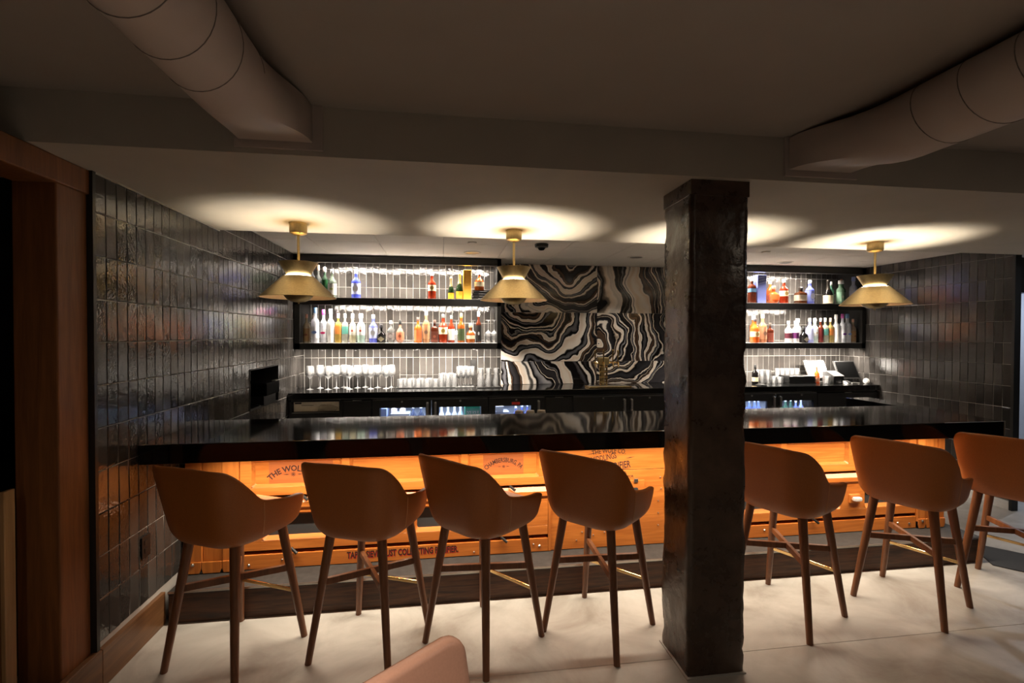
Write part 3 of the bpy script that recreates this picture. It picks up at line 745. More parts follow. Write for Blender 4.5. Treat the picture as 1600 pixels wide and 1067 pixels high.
# ------------------------------------------------------------------ pendants
def make_pendant():
    t = empty('pendant_lamp', (0,0,0))
    cn = MB().lathe([(.0,2.312),(.030,2.312),(.052,2.322),(.056,2.336),(.056,2.384),(.060,2.386),(.060,2.39)], n=28).build('ceiling_canopy', M['brass'], t, smooth=True)
    MB().tube((.022,-.040,2.322), (.022,-.046,2.318), .004, .004, 6).build('screw', M['blackmetal'], cn)
    MB().tube((0,0,2.10), (0,0,2.316), .0085, .0085, 12).lathe([(.0,2.095),(.020,2.095),(.020,2.118),(.012,2.130),(.0,2.13)], n=16).build('rod', M['brass'], t, smooth=True)
    up = MB().lathe([(.074,2.045),(.121,2.128),(.1195,2.1285),(.0725,2.0465)], n=48).build('upper_shade', M['brass'], t, smooth=True)
    MB().lathe([(0,2.046),(.0735,2.046)], n=32).build('floor_plate', M['brassin'], up)
    lo = MB().lathe([(.236,1.893),(.239,1.895),(.098,2.036),(.096,2.034)], n=56).build('lower_shade', M['brass'], t, smooth=True)
    MB().lathe([(.2355,1.8935),(.0955,2.0335)], n=56).build('lining', M['brassin'], lo, smooth=True)
    MB().lathe([(0,1.862),(.040,1.867),(.072,1.882),(.092,1.908),(.094,1.925),(.090,1.925),(.070,1.888),(.0,1.868)], n=32).build('diffuser_bowl', M['brass'], t, smooth=True)
    MB().lathe([(0,1.852),(.006,1.854),(.006,1.863),(0,1.864)], n=10).build('finial', M['brass'], t, smooth=True)
    st = MB()
    for k in range(3):
        a = 2*PI*k/3+.4; st.tube((.070*math.cos(a), .070*math.sin(a), 2.047), (.085*math.cos(a), .085*math.sin(a), 1.92), .003, .003, 6)
    st.build('strut', M['brass'], t)
    MB().lathe([(.080,2.030),(.090,2.030),(.090,2.038),(.080,2.038),(.080,2.030)], n=40).build('light_ring', M['ring'], t, smooth=True)  # added glowing ring, imitates light leaking out at the shade neck
    MB().lathe([(0,1.955),(.024,1.962),(.030,1.98),(.024,1.998),(.012,2.006),(.012,2.044),(0,2.045)], n=16).build('bulb', M['bulb'], t, smooth=True)
    return t
pend = make_pendant()
PX = [(-.96, 'brass pendant lamp furthest left, above the bar by the tiled wall'), (.495, 'brass pendant lamp hanging before the left edge of the agate slabs'),
      (1.95, 'brass pendant lamp hidden behind the dark column'), (3.405, 'brass pendant lamp furthest right, before the right shelves')]
for i, (x, lb) in enumerate(PX):
    p = pend if i == 0 else copy_tree(pend)
    p.location = (x, 3.38, 0); tag(p, lb, 'pendant lamp', 'brass pendant lamps over the bar')
    l = point('uplight', (0,0,0), P_UP, BULB, .014); l.parent = p; l.location = (0, 0, 2.064)
    l = point('shade_light', (0,0,0), P_DOWN, BULB, .03); l.parent = p; l.location = (0, 0, 1.98)

# ------------------------------------------------------------------ wall shelves with LED strips
def shelf(x0, x1, name, label, lx0, lx1, sx0, sx1):
    t = empty(name, ((x0+x1)/2, YS, 1.487)); tag(t, label, 'shelf', 'black lit wall shelves')
    MB().box(x0, x1, YS, YS+.06, 2.425, 2.503).box(x0, x1, YS+.06, YB-.012, 2.497, 2.505).build('top_box', M['blackmetal'], t, bevel=.002)
    for z0, z1, nm in ((1.968, 2.045, 'middle_shelf'), (1.487, 1.555, 'bottom_shelf')):
        sh = MB().box(x0, x1, YS, YS+.03, z0, z1).box(x0, x1, YS+.03, YB-.012, z1-.012, z1-.006).build(nm, M['blackmetal'], t, bevel=.002)
        MB().box(x0+.05, x1-.045, YS+.004, YB-.014, z1-.006, z1+.0015).build('deck', M['white'], sh)
    MB().box(x0, x0+.055, YS, YB-.012, 1.488, 2.502).build('side_panel', M['blackmetal'], t)
    MB().box(x1-.045, x1, YS, YB-.012, 1.488, 2.502).build('side_panel', M['blackmetal'], t)
    for z, pw, lx0, lx1 in ((2.442, P_SHELF, lx0, lx1), (1.986, P_SHELF, lx0, lx1), (1.504, P_SPLASH, sx0, sx1)):
        MB().box(lx0, lx1, YS+(.061 if z > 2.3 else .031), YS+(.075 if z > 2.3 else .045), z, z+.010).build('led_channel', M['blackmetal'], t)
        area('shelf_led', ((lx0+lx1)/2, YS+(.069 if z > 2.3 else .039), z-.003), lx1-lx0, .010, pw, LED, (R(22),0,0), t, 150)
    return t
shelf(XL+.004, .645, 'wall_shelf', 'black framed lit bottle shelves left of the agate slabs', -1.30, .56, -1.46, .58)
shelf(3.12, XR-.004, 'wall_shelf', 'black framed lit bottle shelves right of the column', 3.2, 4.75, 3.2, 5.2)

# ------------------------------------------------------------------ back counter and coolers
ZB = 1.045
o = MB().box(XL+.004, XR-.004, YC-.02, YB-.024, .975, ZB).build('back_counter', M['black'], None, bevel=.004, loc=(1.86, 5.46, .975)); tag(o, 'black back-bar countertop along the tiled wall', 'countertop')
def knob_handle(p, x):
    h = MB().box(x-.012, x+.012, YC-.045, YC-.030, .80, .925).box(x-.010, x+.010, YC-.030, YC-.002, .91, .93).box(x-.010, x+.010, YC-.030, YC-.002, .80, .815).build('handle', M['steel'], p, bevel=.003)
def lock(p, x): 
    s = MB(); s.v = [(x+.011*math.cos(2*PI*i/10), YC-.006, .935+.011*math.sin(2*PI*i/10)) for i in range(10)]; s.f = [tuple(range(10))]
    MB().tube((x, YC-.001, .937), (x, YC-.007, .937), .011, .011, 12).build('lock', M['steel'], p)
BLUE = plain('cooler_lining', (.62,.68,.85), .5)
def cooler(x0, x1, doors, label, windows, handles, locks):
    t = empty('bottle_cooler', ((x0+x1)/2, YC+.25, 0)); tag(t, label, 'cooler', 'black back-bar coolers')
    g = .003
    body = MB().box(x0+g, x0+.03, YC+.03, YB-.05, .09, .972).box(x1-.03, x1-g, YC+.03, YB-.05, .09, .972).box(x0+.03, x1-.03, YB-.09, YB-.05, .09, .972)
    body.box(x0+.03, x1-.03, YC+.03, YB-.09, .09, .12).box(x0+.03, x1-.03, YC+.03, YB-.09, .945, .972).build('body', M['blackmat'], t)
    MB().box(x0+g, x1-g, YC+.08, YB-.05, 0, .09).build('kick', M['blackmetal'], t)
    if windows: MB().box(x0+.031, x1-.031, YB-.096, YB-.091, .121, .944).build('lining', BLUE, t); MB().box(x0+.04, x1-.04, YC+.06, YB-.10, .62, .628).build('wire_shelf', M['steel'], t)
    for (a, b_), wn in zip(doors, windows or [None]*len(doors)):
        if wn:
            d = MB().box(a+g, wn[0], YC, YC+.03, .10, .955).box(wn[1], b_-g, YC, YC+.03, .10, .955).box(wn[0], wn[1], YC, YC+.03, .872, .955).box(wn[0], wn[1], YC, YC+.03, .10, .18).build('door', M['blackmat'], t)
            MB().box(wn[0], wn[1], YC+.012, YC+.016, .18, .872).build('pane', M['pane'], d)
        else: d = MB().box(a+g, b_-g, YC, YC+.03, .10, .955).build('door', M['blackmat'], t, bevel=.002)
        for x in handles:
            if a < x < b_: knob_handle(d, x)
        for x in locks:
            if a < x < b_: lock(d, x)
    MB().box(x0+.01, x1-.01, YC-.003, YC+.03, .957, .963).build('top_trim', M['steel'], t)
    if windows: area('cooler_light', ((x0+x1)/2, YC+.07, .940), x1-x0-.12, .03, 9.0*(x1-x0), COOL, (R(-18),0,0), t)
    return t
cooler(-.746, .483, [(-.746,-.128), (-.128,.483)], 'two-door black cooler with lit glass below the wine glasses', [(-.667,-.189), (-.047,.406)], [-.169,-.085], [-.436,.18])
cooler(.485, 1.112, [(.485,1.112)], 'single-door black cooler with lit glass and red sticker', [(.56,.955)], [1.035], [.79])
cooler(1.43, 2.75, [(1.43,2.06), (2.06,2.75)], 'two-door black solid cooler below the beer taps', None, [2.02,2.105], [1.78,2.33])
cooler(3.30, 4.46, [(3.30,3.91), (3.91,4.46)], 'two-door black cooler with lit glass right of the column', [(3.40,3.80), (3.969,4.41)], [3.868,3.951], [3.60,4.25])
MB().box(.74, .83, YC-.0015, YC, .884, .912).build('red_sticker', M['red'], bpy.data.objects['bottle_cooler.001'])
def cabinet(x0, x1, label, pulls=True):
    t = empty('back_bar_cabinet', ((x0+x1)/2, YC+.25, 0)); tag(t, label, 'cabinet')
    MB().box(x0+.002, x1-.002, YC+.022, YB-.05, 0, .972).build('body', M['blackmat'], t)
    d = MB().box(x0+.004, x1-.004, YC, YC+.02, .10, .955).build('door', M['blackmat'], t, bevel=.002)
    MB().box((x0+x1)/2-.045, (x0+x1)/2+.045, YC-.012, YC, .955, .962).build('edge_pull', M['steel'], d)
cabinet(1.114, 1.428, 'narrow black cabinet between the lit cooler and the solid cooler')
cabinet(-1.04, -.748, 'narrow black cabinet left of the two-door lit cooler')
cabinet(4.462, 5.28, 'wide black cabinet under the card terminals at right')
cabinet(2.752, 3.298, 'black cabinet hidden behind the dark column')
t = empty('glass_washer', (-1.30, YC+.25, 0)); tag(t, 'black glass washer with pale control panel at the left wall', 'appliance')
MB().box(XL+.01, -1.042, YC+.06, YB-.05, 0, .972).build('body', M['blackmat'], t)
MB().box(XL+.01, -1.545, YC, YC+.06, .10, .955).box(-1.075, -1.042, YC, YC+.06, .10, .955).box(-1.545, -1.075, YC, YC+.06, .955-.005, .972).box(-1.545, -1.075, YC, YC+.06, .10, .832).build('frame', M['blackmat'], t)
pn = MB().box(-1.535, -1.085, YC+.040, YC+.058, .846, .945).build('control_panel', M['cream'], t)
MB().box(-1.525, -1.46, YC+.0385, YC+.040, .925, .940).build('nameplate', M['blackmetal'], pn)
MB().box(-1.46, -1.34, YC+.0385, YC+.040, .907, .911).build('slot', M['gap'], pn)
MB().prism_y([(-1.30,.850),(-1.115,.850),(-1.10,.885),(-1.15,.905),(-1.24,.912),(-1.28,.90)], YC+.03, YC+.039).build('towel', M['greytowel'], pn)  # beige shape paints in a reflection on the control panel
MB().box(-1.545, -1.075, YC-.004, YC+.01, .836, .842).build('lip', M['steel'], t)

# things in the coolers
def jar(name, x, y, z, h_, r_, body, cap, label, group, lab=None):
    t = empty(name, (x, y, z)); tag(t, label, 'bottle', group)
    MB().lathe([(0,0),(r_,.002),(r_,h_*.62),(r_*.4,h_*.76),(r_*.36,h_*.93)], (x,y,z), 12).build('body', body, t, smooth=True)
    MB().lathe([(r_*.42,h_*.92),(r_*.42,h_),(0,h_)], (x,y,z), 12).build('cap', cap, t, smooth=True)
    if lab: MB().lathe([(r_*1.02,h_*.16),(r_*1.02,h_*.52)], (x,y,z), 12).build('label', lab, t, smooth=True)
def carton(name, x0, x1, y0, z0, z1, mat, label, cat='box', txt=None, d=.20):
    t = empty(name, ((x0+x1)/2, y0+d/2, z0)); tag(t, label, cat)
    MB().box(x0, x1, y0, y0+d, z0, z1).build('box_body', mat, t, bevel=.002)
    return t
zs_ = .628
carton('carton', -.56, -.36, YC+.06, zs_, .80, col((.75,.77,.82)), 'white carton in the left door of the lit cooler')
carton('carton', -.66, -.60, YC+.06, zs_, .86, col((.35,.42,.70)), 'tall pale blue box at the left of the lit cooler')
for i, (x, hh) in enumerate(((-.53,.068), (-.44,.068))):
    jar('can', x, YC+.13, .801, hh, .032, col((.70,.55,.60)), col((.75,.75,.8)), ('left' if i == 0 else 'right')+' pink topped can on the white carton in the cooler', 'cooler cans')
for i, x in enumerate((-.325, -.245)): jar('bottle', x, YC+.12, zs_, .24, .032, col((.02,.03,.07)), col((.75,.75,.8)), ('left' if i == 0 else 'right')+' dark bottle beside the white carton in the lit cooler', 'cooler bottles', col((.6,.62,.75)))
for i, x in enumerate((-.02,.05,.12,.185)): jar('bottle', x, YC+.12, zs_, .235, .030, col((.62,.66,.80)), col((.8,.8,.85)), 'pale bottle %s from left beside the green carton' % ('first','second','third','fourth')[i], 'cooler bottles', col((.80,.82,.90)))
dq = carton('carton', .232, .395, YC+.05, zs_, .875, col((.02,.30,.17)), 'green beer carton lettered DOS EQUIS in the cooler', 'box', None)
lettering(dq, 'DOS EQUIS', .318, .775, .060, M['white'], YC+.0485, bold=.002, sx=.45)
carton('carton', .575, .655, YC+.05, .80, .862, col((.80,.82,.90)), 'white box at left in the cooler with red sticker')
carton('carton', .565, .72, YC+.06, zs_, .798, col((.55,.60,.80)), 'pale blue carton under the white box in the cooler')
for i, x in enumerate((.80, .87, .93)): jar('bottle', x, YC+.10, zs_, (.22,.235,.24)[i], .028, col((.04,.06,.25)), col((.75,.78,.9)), 'blue bottle %s from right in the cooler with red sticker' % ('third','second','first')[i], 'cooler bottles', col((.70,.74,.92)))
for i, x in enumerate((3.58,3.65,3.72,3.77)): jar('bottle', x, YC+.12, zs_, .235, .028, col((.10,.15,.45)), col((.5,.55,.8)), 'blue bottle %s from left in the cooler beside the column' % ('first','second','third','fourth')[i], 'cooler bottles', col((.25,.30,.6)))
for i, x in enumerate((3.99,4.06,4.13,4.20,4.27,4.34)): jar('bottle', x, YC+.12, zs_, (.21,.24,.235,.24,.22,.235)[i], .030, col(((.6,.65,.8),(.02,.08,.05),(.02,.08,.05),(.02,.07,.05),(.15,.2,.55),(.3,.35,.7))[i]), col((.8,.82,.9)), '%s bottle %s from left in the right cooler door' % (('pale','green','green','dark green','blue','violet')[i], ('first','second','third','fourth','fifth','sixth')[i]), 'cooler bottles', col((.45,.5,.7)))

# under-bar station behind the counter with three bottles
t = empty('underbar_station', (1.2, 3.72, 0)); tag(t, 'steel working station behind the bar top', 'counter')
MB().box(-1.2, 3.4, 3.50, 3.95, .76, .80).build('work_top', M['steel'], t)
for x in (-1.1, .3, 1.8, 3.3): MB().tube((x, 3.72, 0), (x, 3.72, .76), .02, .02, 10).build('leg', M['steel'], t)
for i, x in enumerate((.565, .650, .735)):
    b = empty('pour_bottle', (x, 3.56, .80)); tag(b, '%s of three bottle tops peeping over the bar edge' % ('left','middle','right')[i], 'bottle', 'pour bottles behind the bar')
    MB().lathe([(0,0),(.036,.002),(.036,.15),(.016,.20),(.014,.235)], (x,3.56,.80), 14).build('body', col((.25,.10,.03) if i == 1 else (.5,.5,.48), 'liq'), b, smooth=True)
    MB().lathe([(.014,.235),(.030,.245),(.034,.262),(.030,.278),(.0,.282)], (x,3.56,.80), 14).build('cap', col((.55,.50,.45)), b, smooth=True)

# ------------------------------------------------------------------ bottles
AMB = (.34,.085,.015); ORA = (.62,.16,.03); DRK = (.10,.022,.010); REDB = (.30,.035,.012); CLR = (.88,.92,.90); FROST = (.78,.79,.84); BLU = (.10,.13,.62); GRN = (.02,.05,.015); LGRN = (.25,.50,.38); TAN = (.36,.22,.10); BLK = (.008,.007,.007); GLD = (.62,.45,.10); SAM = (.42,.13,.045); YEL = (.90,.45,.04)
WHT = (.82,.80,.77); CRM = (.78,.68,.46)
def bottle(x, y, z, h_, w_, shape, body, cap, lab, desc, where, extra=None, clear=False):
    r_ = w_/2; t = empty('bottle', (x, y, z)); tag(t, desc+' '+where, 'bottle', SHELF_GROUP)
    bm = col(body, 'glass') if clear else (col(body, 'liq'))
    pr = {'round': [(0,0),(r_*.96,.001),(r_,.008),(r_,h_*.56),(r_*.86,h_*.62),(r_*.40,h_*.71),(r_*.34,h_*.76),(r_*.34,h_*.88)],
          'tall': [(0,0),(r_*.96,.001),(r_,.008),(r_,h_*.58),(r_*.92,h_*.63),(r_*.48,h_*.70),(r_*.42,h_*.74),(r_*.42,h_*.86)],
          'square': [(0,0),(r_*.97,.001),(r_,.008),(r_,h_*.60),(r_*.90,h_*.66),(r_*.36,h_*.72),(r_*.32,h_*.76),(r_*.32,h_*.86)],
          'champ': [(0,0),(r_*.96,.001),(r_,.008),(r_,h_*.36),(r_*.88,h_*.47),(r_*.52,h_*.60),(r_*.36,h_*.68),(r_*.34,h_*.86)],
          'flask': [(0,0),(r_*.60,.001),(r_*.85,h_*.10),(r_,h_*.30),(r_*.95,h_*.45),(r_*.65,h_*.58),(r_*.30,h_*.66),(r_*.28,h_*.82)],
          'stub': [(0,0),(r_*.94,.001),(r_,.010),(r_,h_*.40),(r_*.85,h_*.50),(r_*.40,h_*.60),(r_*.26,h_*.66),(r_*.26,h_*.80)]}[shape]
    sqr = shape == 'square'
    mk = (lambda p, c: MB().sq(p, c, 4, .8)) if sqr else (lambda p, c: MB().lathe(p, c, 16))
    bo = mk(pr, (x,y,z)).build('body', bm, t, smooth=True)
    rc = pr[-1][0]; zc = pr[-1][1]
    cp = {'round': 1.12, 'tall': 1.15, 'square': 1.3, 'champ': 1.15, 'flask': 1.25, 'stub': 1.5}[shape]
    z0c = h_*.60 if shape == 'champ' else zc-.004
    if shape == 'champ': MB().lathe([(r_*.56,h_*.585),(r_*.42,h_*.66),(r_*.385,h_*.72),(r_*.36,h_*.90),(r_*.42,h_*.92),(r_*.42,h_*.975),(r_*.3,h_),(0,h_)], (x,y,z), 14).build('foil', col(cap, 'foil'), t, smooth=True)
    else: MB().lathe([(rc*cp,zc-.006),(rc*cp*1.05,zc+.004),(rc*cp,h_-.004),(rc*cp*.85,h_),(0,h_)], (x,y,z), 14).build('cap', col(cap), t, smooth=True)
    if lab:
        c2, za, zb = lab[0], lab[1]*h_, lab[2]*h_
        k = 1.015
        pl = [(r_*k,za),(r_*k,zb)] if shape != 'flask' else [(r_*.95,za),(r_*1.02,(za+zb)/2),(r_*.97,zb)]
        lb_ = mk(pl, (x,y,z)).build('label', col(c2), t, smooth=True)
        if len(lab) > 3:
            c3 = lab[3]; zz = z+(za+zb)/2; yy = y-r_*(1.06 if not sqr else .85); rr = r_*(lab[4] if len(lab) > 4 else .45); asp = lab[5] if len(lab) > 5 else 1.0
            e = MB(); e.v = [(x+rr*math.cos(2*PI*i/12), yy, zz+rr*asp*math.sin(2*PI*i/12)) for i in range(12)]; e.f = [tuple(range(12))]
            if extra == 'diamond': e.v = [(x+rr*a, yy-.002, zz+rr*asp*b_) for a, b_ in ((1,0),(0,1),(-1,0),(0,-1))]; e.f = [(0,1,2,3)]
            e.build('emblem', col(c3), lb_)
    if clear: # liquid level inside
        pass
    return t
Z1, Z2 = 2.047, 1.557; YBt = 5.475
SHELF_GROUP = 'bottles on the upper left shelf'
LUw = 'on the upper left shelf'
bottle(-1.432,5.52,Z1,.375,.078,'tall',FROST,(.55,.62,.85),(FROST,.1,.4,(.5,.6,.85),.5),'frosted bottle with pale blue cap behind the left pendant',LUw)
bottle(-1.352,YBt,Z1,.355,.068,'tall',CLR,(.85,.55,.40),(WHT,.15,.45),'clear bottle with peach cap beside the left pendant',LUw,clear=True)
bottle(-1.283,YBt,Z1,.335,.068,'tall',(.35,.55,.40),WHT,((.02,.14,.045),.05,.58),'clear bottle with wide dark green label',LUw,clear=True)
bottle(-1.200,5.45,Z1,.308,.092,'round',(.80,.92,.80),WHT,(WHT,.10,.50,(.55,.65,.15),.4,.5),'stout clear bottle with white and lime label',LUw,clear=True)
bottle(-.953,YBt,Z1,.312,.098,'round',BLU,WHT,((.55,.58,.85),.14,.52,(.82,.82,.88),.62,1.2),'blue glass bottle with white oval label standing alone',LUw)
bottle(-.129,YBt,Z1,.305,.088,'round',REDB,(.80,.78,.72),(CRM,.30,.52,(.45,.30,.10),.5),'amber bourbon bottle with cream band standing alone',LUw)
bottle(.084,YBt,Z1,.252,.066,'champ',GRN,(.85,.55,.28),(YEL,.03,.29),'small green champagne bottle with orange label',LUw)
bottle(.180,YBt,Z1,.305,.080,'champ',GRN,(.90,.66,.30),(YEL,.03,.30),'larger champagne bottle with orange label beside the gift box',LUw)
carton('gift_box', .222, .312, 5.44, Z1, Z1+.335, col((.95,.50,.06)), 'tall orange yellow champagne gift box on the upper left shelf', 'box', None, .09)
# books and decanter
for k, (x0, x1, cc) in enumerate(((.318,.562,(.012,.011,.011)), (.330,.556,(.02,.018,.018)), (.324,.548,(.012,.011,.012)), (.335,.560,(.015,.014,.014)))):
    zz = Z1+k*.0262
    t = empty('book', ((x0+x1)/2, 5.50, zz)); tag(t, '%s black book of the stack under the round decanter' % ('bottom','second lowest','third lowest','top')[k], 'book', 'black books on the upper left shelf')
    MB().box(x0, x1, 5.42, 5.58, zz, zz+.003).box(x0, x1, 5.42, 5.58, zz+.022, zz+.025).box(x0, x1, 5.42, 5.424, zz, zz+.025).build('cover', col(cc), t)
    MB().box(x0+.004, x1-.004, 5.424, 5.576, zz+.003, zz+.022).build('pages', col((.65,.6,.52)), t)
    MB().box(x0+.07, x0+.16, 5.4192, 5.42, zz+.010, zz+.014).build('spine_print', col((.35,.34,.33)), t)
bottle(.405,5.48,Z1+.1045,.232,.108,'stub',AMB,(.60,.58,.55),(CRM,.20,.42),'round bourbon decanter standing on the black books',LUw)
t = empty('acrylic_sign', (.585, 5.48, Z1)); tag(t, 'clear acrylic card holder leaning at the right end of the upper left shelf', 'sign holder')
MB().prism_y([(.560,Z1),(.566,Z1),(.597,Z1+.20),(.591,Z1+.20)], 5.43, 5.52).build('card', M['glass'], t)
MB().box(.555, .590, 5.43, 5.52, Z1, Z1+.003).build('foot', M['glass'], t)
SHELF_GROUP = 'bottles on the lower left shelf'; W2 = 'on the lower left shelf'
Y2 = 5.475
bottle(-1.474,Y2,Z2,.312,.074,'round',(.50,.42,.30),(.85,.50,.38),(TAN,.06,.50,(.22,.07,.03),.5,.6),'tan labelled bottle with salmon cap at the left end',W2)
bottle(-1.415,5.56,Z2,.306,.066,'tall',CLR,(.85,.48,.32),(WHT,.1,.4),'half hidden orange capped bottle behind the blue capped one',W2,clear=True)
bottle(-1.378,5.45,Z2,.382,.086,'tall',FROST,(.20,.38,.75),(FROST,.14,.46,(.25,.38,.80),.62,.6),'frosted white bottle with blue cap and blue emblem',W2)
bottle(-1.298,Y2,Z2,.362,.068,'tall',FROST,(.75,.06,.40),(FROST,.14,.46,(.65,.02,.15),.75,.5),'frosted white bottle with pink cap and red emblem',W2)
bottle(-1.221,Y2,Z2,.371,.076,'tall',(.84,.84,.84),WHT,(WHT,.06,.50,(.65,.65,.68),.10,4.5),'opaque white bottle with white cap and script',W2)
bottle(-1.142,Y2,Z2,.321,.066,'square',(.55,.38,.10),(.85,.70,.60),((.75,.26,.06),.30,.56),'golden bottle with orange label',W2)
bottle(-1.071,Y2,Z2,.322,.064,'square',(.55,.55,.48),WHT,((.15,.45,.38),.30,.56),'clear gold bottle with teal label',W2)
bottle(-.991,Y2,Z2,.322,.070,'tall',(.72,.68,.50),WHT,((.85,.82,.72),.26,.56,(.60,.08,.03),.3),'slim pale bottle with white label and red dot',W2)
bottle(-.902,Y2,Z2,.322,.088,'tall',(.60,.75,.68),WHT,((.85,.85,.82),.26,.56,(.60,.08,.03),.28),'wide pale bottle with white label and red dot',W2)
bottle(-.770,Y2,Z2,.312,.090,'round',(.16,.19,.68),(.85,.85,.90),((.55,.58,.85),.16,.54,(.85,.85,.90),.58,1.2),'blue bottle with white oval label left of the black one',W2)
bottle(-.681,5.46,Z2,.206,.088,'stub',BLK,(.02,.018,.018),(BLK,.02,.40,(.68,.62,.45),.85,.8),'short black bottle with cream diamond label',W2,extra='diamond')
bottle(-.581,Y2,Z2,.247,.084,'round',(.75,.75,.73),WHT,((.20,.17,.16),.14,.46,(.55,.5,.48),.5),'squat clear bottle with dark lettered label and white cap',W2,clear=True)
bottle(-.480,Y2,Z2,.255,.088,'flask',(.50,.30,.22),(.02,.02,.02),((.60,.20,.11),.12,.46,(.35,.10,.05),.4),'round flask with copper label and black stopper',W2)
bottle(-.283,Y2,Z2,.285,.083,'round',ORA,(.10,.06,.05),((.70,.20,.07),.08,.50),'orange liqueur bottle left of the copper labelled one',W2)
bottle(-.193,Y2,Z2,.358,.086,'round',(.45,.22,.11),(.75,.60,.40),((.48,.24,.12),.12,.54,(.30,.18,.12),.5),'tall bottle with copper label and pale neck',W2)
bottle(-.100,Y2,Z2,.258,.080,'square',DRK,(.08,.05,.04),((.14,.04,.025),.05,.50,(.30,.10,.06),.4),'short dark brown square bottle',W2)
bottle(-.004,Y2,Z2,.323,.100,'round',REDB,(.10,.09,.08),(CRM,.30,.54,(.50,.33,.08),.45),'broad amber bourbon bottle with cream round label',W2)
bottle(.087,Y2,Z2,.310,.077,'round',REDB,(.10,.14,.12),((.80,.76,.66),.10,.50),'amber bottle with plain white label',W2)
bottle(.199,Y2,Z2,.333,.081,'round',AMB,(.70,.48,.08),((.05,.07,.03),.08,.48),'amber bottle with dark green label and gold cap',W2)
bottle(.305,Y2,Z2,.224,.100,'stub',AMB,(.45,.30,.18),(CRM,.20,.38),'stubby amber decanter with cream band',W2)
bottle(.396,Y2,Z2,.356,.062,'tall',DRK,WHT,((.015,.013,.012),.04,.56,(.40,.40,.40),.3,2.2),'slim black labelled bottle with white cap',W2)
SHELF_GROUP = 'bottles on the upper right shelf'; W3 = 'on the upper right shelf'
bottle(3.790,YBt,Z1,.325,.086,'square',DRK,WHT,((.10,.22,.36),.42,.56),'dark square bottle with blue label beside the blue box',W3)
gb = carton('gift_box', 3.842, 3.960, 5.44, Z1, Z1+.350, col((.14,.17,.42)), 'tall blue gift box with silver stripes on the upper right shelf', 'box', None, .10)
for k in range(3): MB().prism_y([(3.845,Z1+.235+k*.035),(3.957,Z1+.262+k*.035),(3.957,Z1+.266+k*.035),(3.845,Z1+.239+k*.035)], 5.4385, 5.4395).build('stripe', col((.55,.58,.75)), gb)
bottle(4.112,5.58,Z1,.298,.088,'round',AMB,WHT,None,'amber bottle half hidden behind the orange round one',W3)
bottle(4.065,5.45,Z1,.217,.138,'flask',ORA,(.75,.30,.18),((.62,.12,.03),.18,.50),'broad round orange whiskey bottle',W3)
bottle(4.225,YBt,Z1,.306,.100,'round',REDB,(.70,.66,.60),(CRM,.30,.52,(.50,.32,.10),.45),'amber bourbon bottle with cream label between two gaps',W3)
bottle(4.458,YBt,Z1,.210,.128,'square',(.09,.030,.012),(.02,.016,.014),((.38,.32,.25),.18,.52),'squat square brown liqueur bottle with black cap',W3)
bottle(4.584,YBt,Z1,.300,.102,'round',(.16,.19,.60),WHT,((.22,.26,.60),.10,.54,(.60,.62,.78),.6,1.2),'blue bottle beside the squat brown one',W3)
bottle(4.845,YBt,Z1,.310,.110,'champ',BLK,(.03,.025,.02),((.72,.60,.42),.03,.36),'black bottle with cream label left of the green ones',W3)
bottle(4.932,5.53,Z1,.294,.070,'tall',LGRN,(.70,.72,.70),((.35,.58,.48),.1,.45),'slim pale green bottle right of the black one',W3)
bottle(4.990,5.45,Z1,.303,.088,'tall',(.30,.48,.34),WHT,((.30,.50,.36),.1,.50,(.6,.72,.6),.4),'pale green bottle with white cap',W3)
bottle(5.068,5.50,Z1,.311,.076,'tall',(.02,.07,.03),(.60,.62,.60),((.02,.10,.05),.1,.5),'dark green bottle',W3)
bottle(5.120,5.57,Z1,.335,.070,'round',DRK,(.50,.20,.10),((.10,.06,.05),.1,.5),'dark bottle with copper cap',W3)
bottle(5.190,5.46,Z1,.352,.085,'tall',(.55,.58,.70),(.35,.42,.75),((.55,.58,.75),.1,.5),'pale grey blue bottle with blue cap at the right end',W3)
SHELF_GROUP = 'bottles on the lower right shelf'; W4 = 'on the lower right shelf'
bottle(3.815,5.45,Z2,.304,.104,'round',ORA,(.05,.04,.04),(CRM,.24,.46,(.50,.30,.10),.45),'orange bourbon bottle with cream label next to the column',W4)
bottle(3.880,5.57,Z2,.344,.086,'tall',AMB,WHT,None,'amber bottle with tall white cap',W4)
bottle(3.938,Y2,Z2,.353,.100,'round',(.48,.20,.10),(.75,.55,.35),((.52,.25,.14),.12,.54,(.34,.18,.12),.5),'tall copper labelled bottle with tan neck',W4)
bottle(4.040,Y2,Z2,.249,.074,'square',DRK,(.06,.05,.04),((.16,.04,.025),.05,.5),'short dark brown square bottle beside the copper one',W4)
bottle(4.293,Y2,Z2,.275,.083,'round',(.70,.68,.68),WHT,((.07,.015,.025),.20,.44),'left one of two clear bottles with dark purple labels',W4)
bottle(4.378,5.46,Z2,.275,.083,'round',(.70,.68,.68),WHT,((.10,.02,.09),.20,.46),'right one of two clear bottles with dark purple labels',W4)
bottle(4.478,5.44,Z2,.206,.096,'stub',BLK,(.02,.02,.02),(BLK,.02,.40,(.68,.60,.48),.8,.8),'short black bottle with cream diamond label',W4,extra='diamond')
bottle(4.505,5.58,Z2,.309,.088,'tall',(.80,.82,.86),WHT,None,'clear bottle with wide white cap behind the black diamond one',W4,clear=True)
bottle(4.578,5.46,Z2,.309,.086,'round',(.40,.43,.78),WHT,((.55,.58,.82),.12,.54),'pale blue bottle with white cap',W4)
bottle(4.660,Y2,Z2,.310,.078,'tall',(.70,.80,.74),WHT,((.82,.82,.78),.25,.55,(.40,.20,.06),.25),'clear rum bottle with white label',W4)
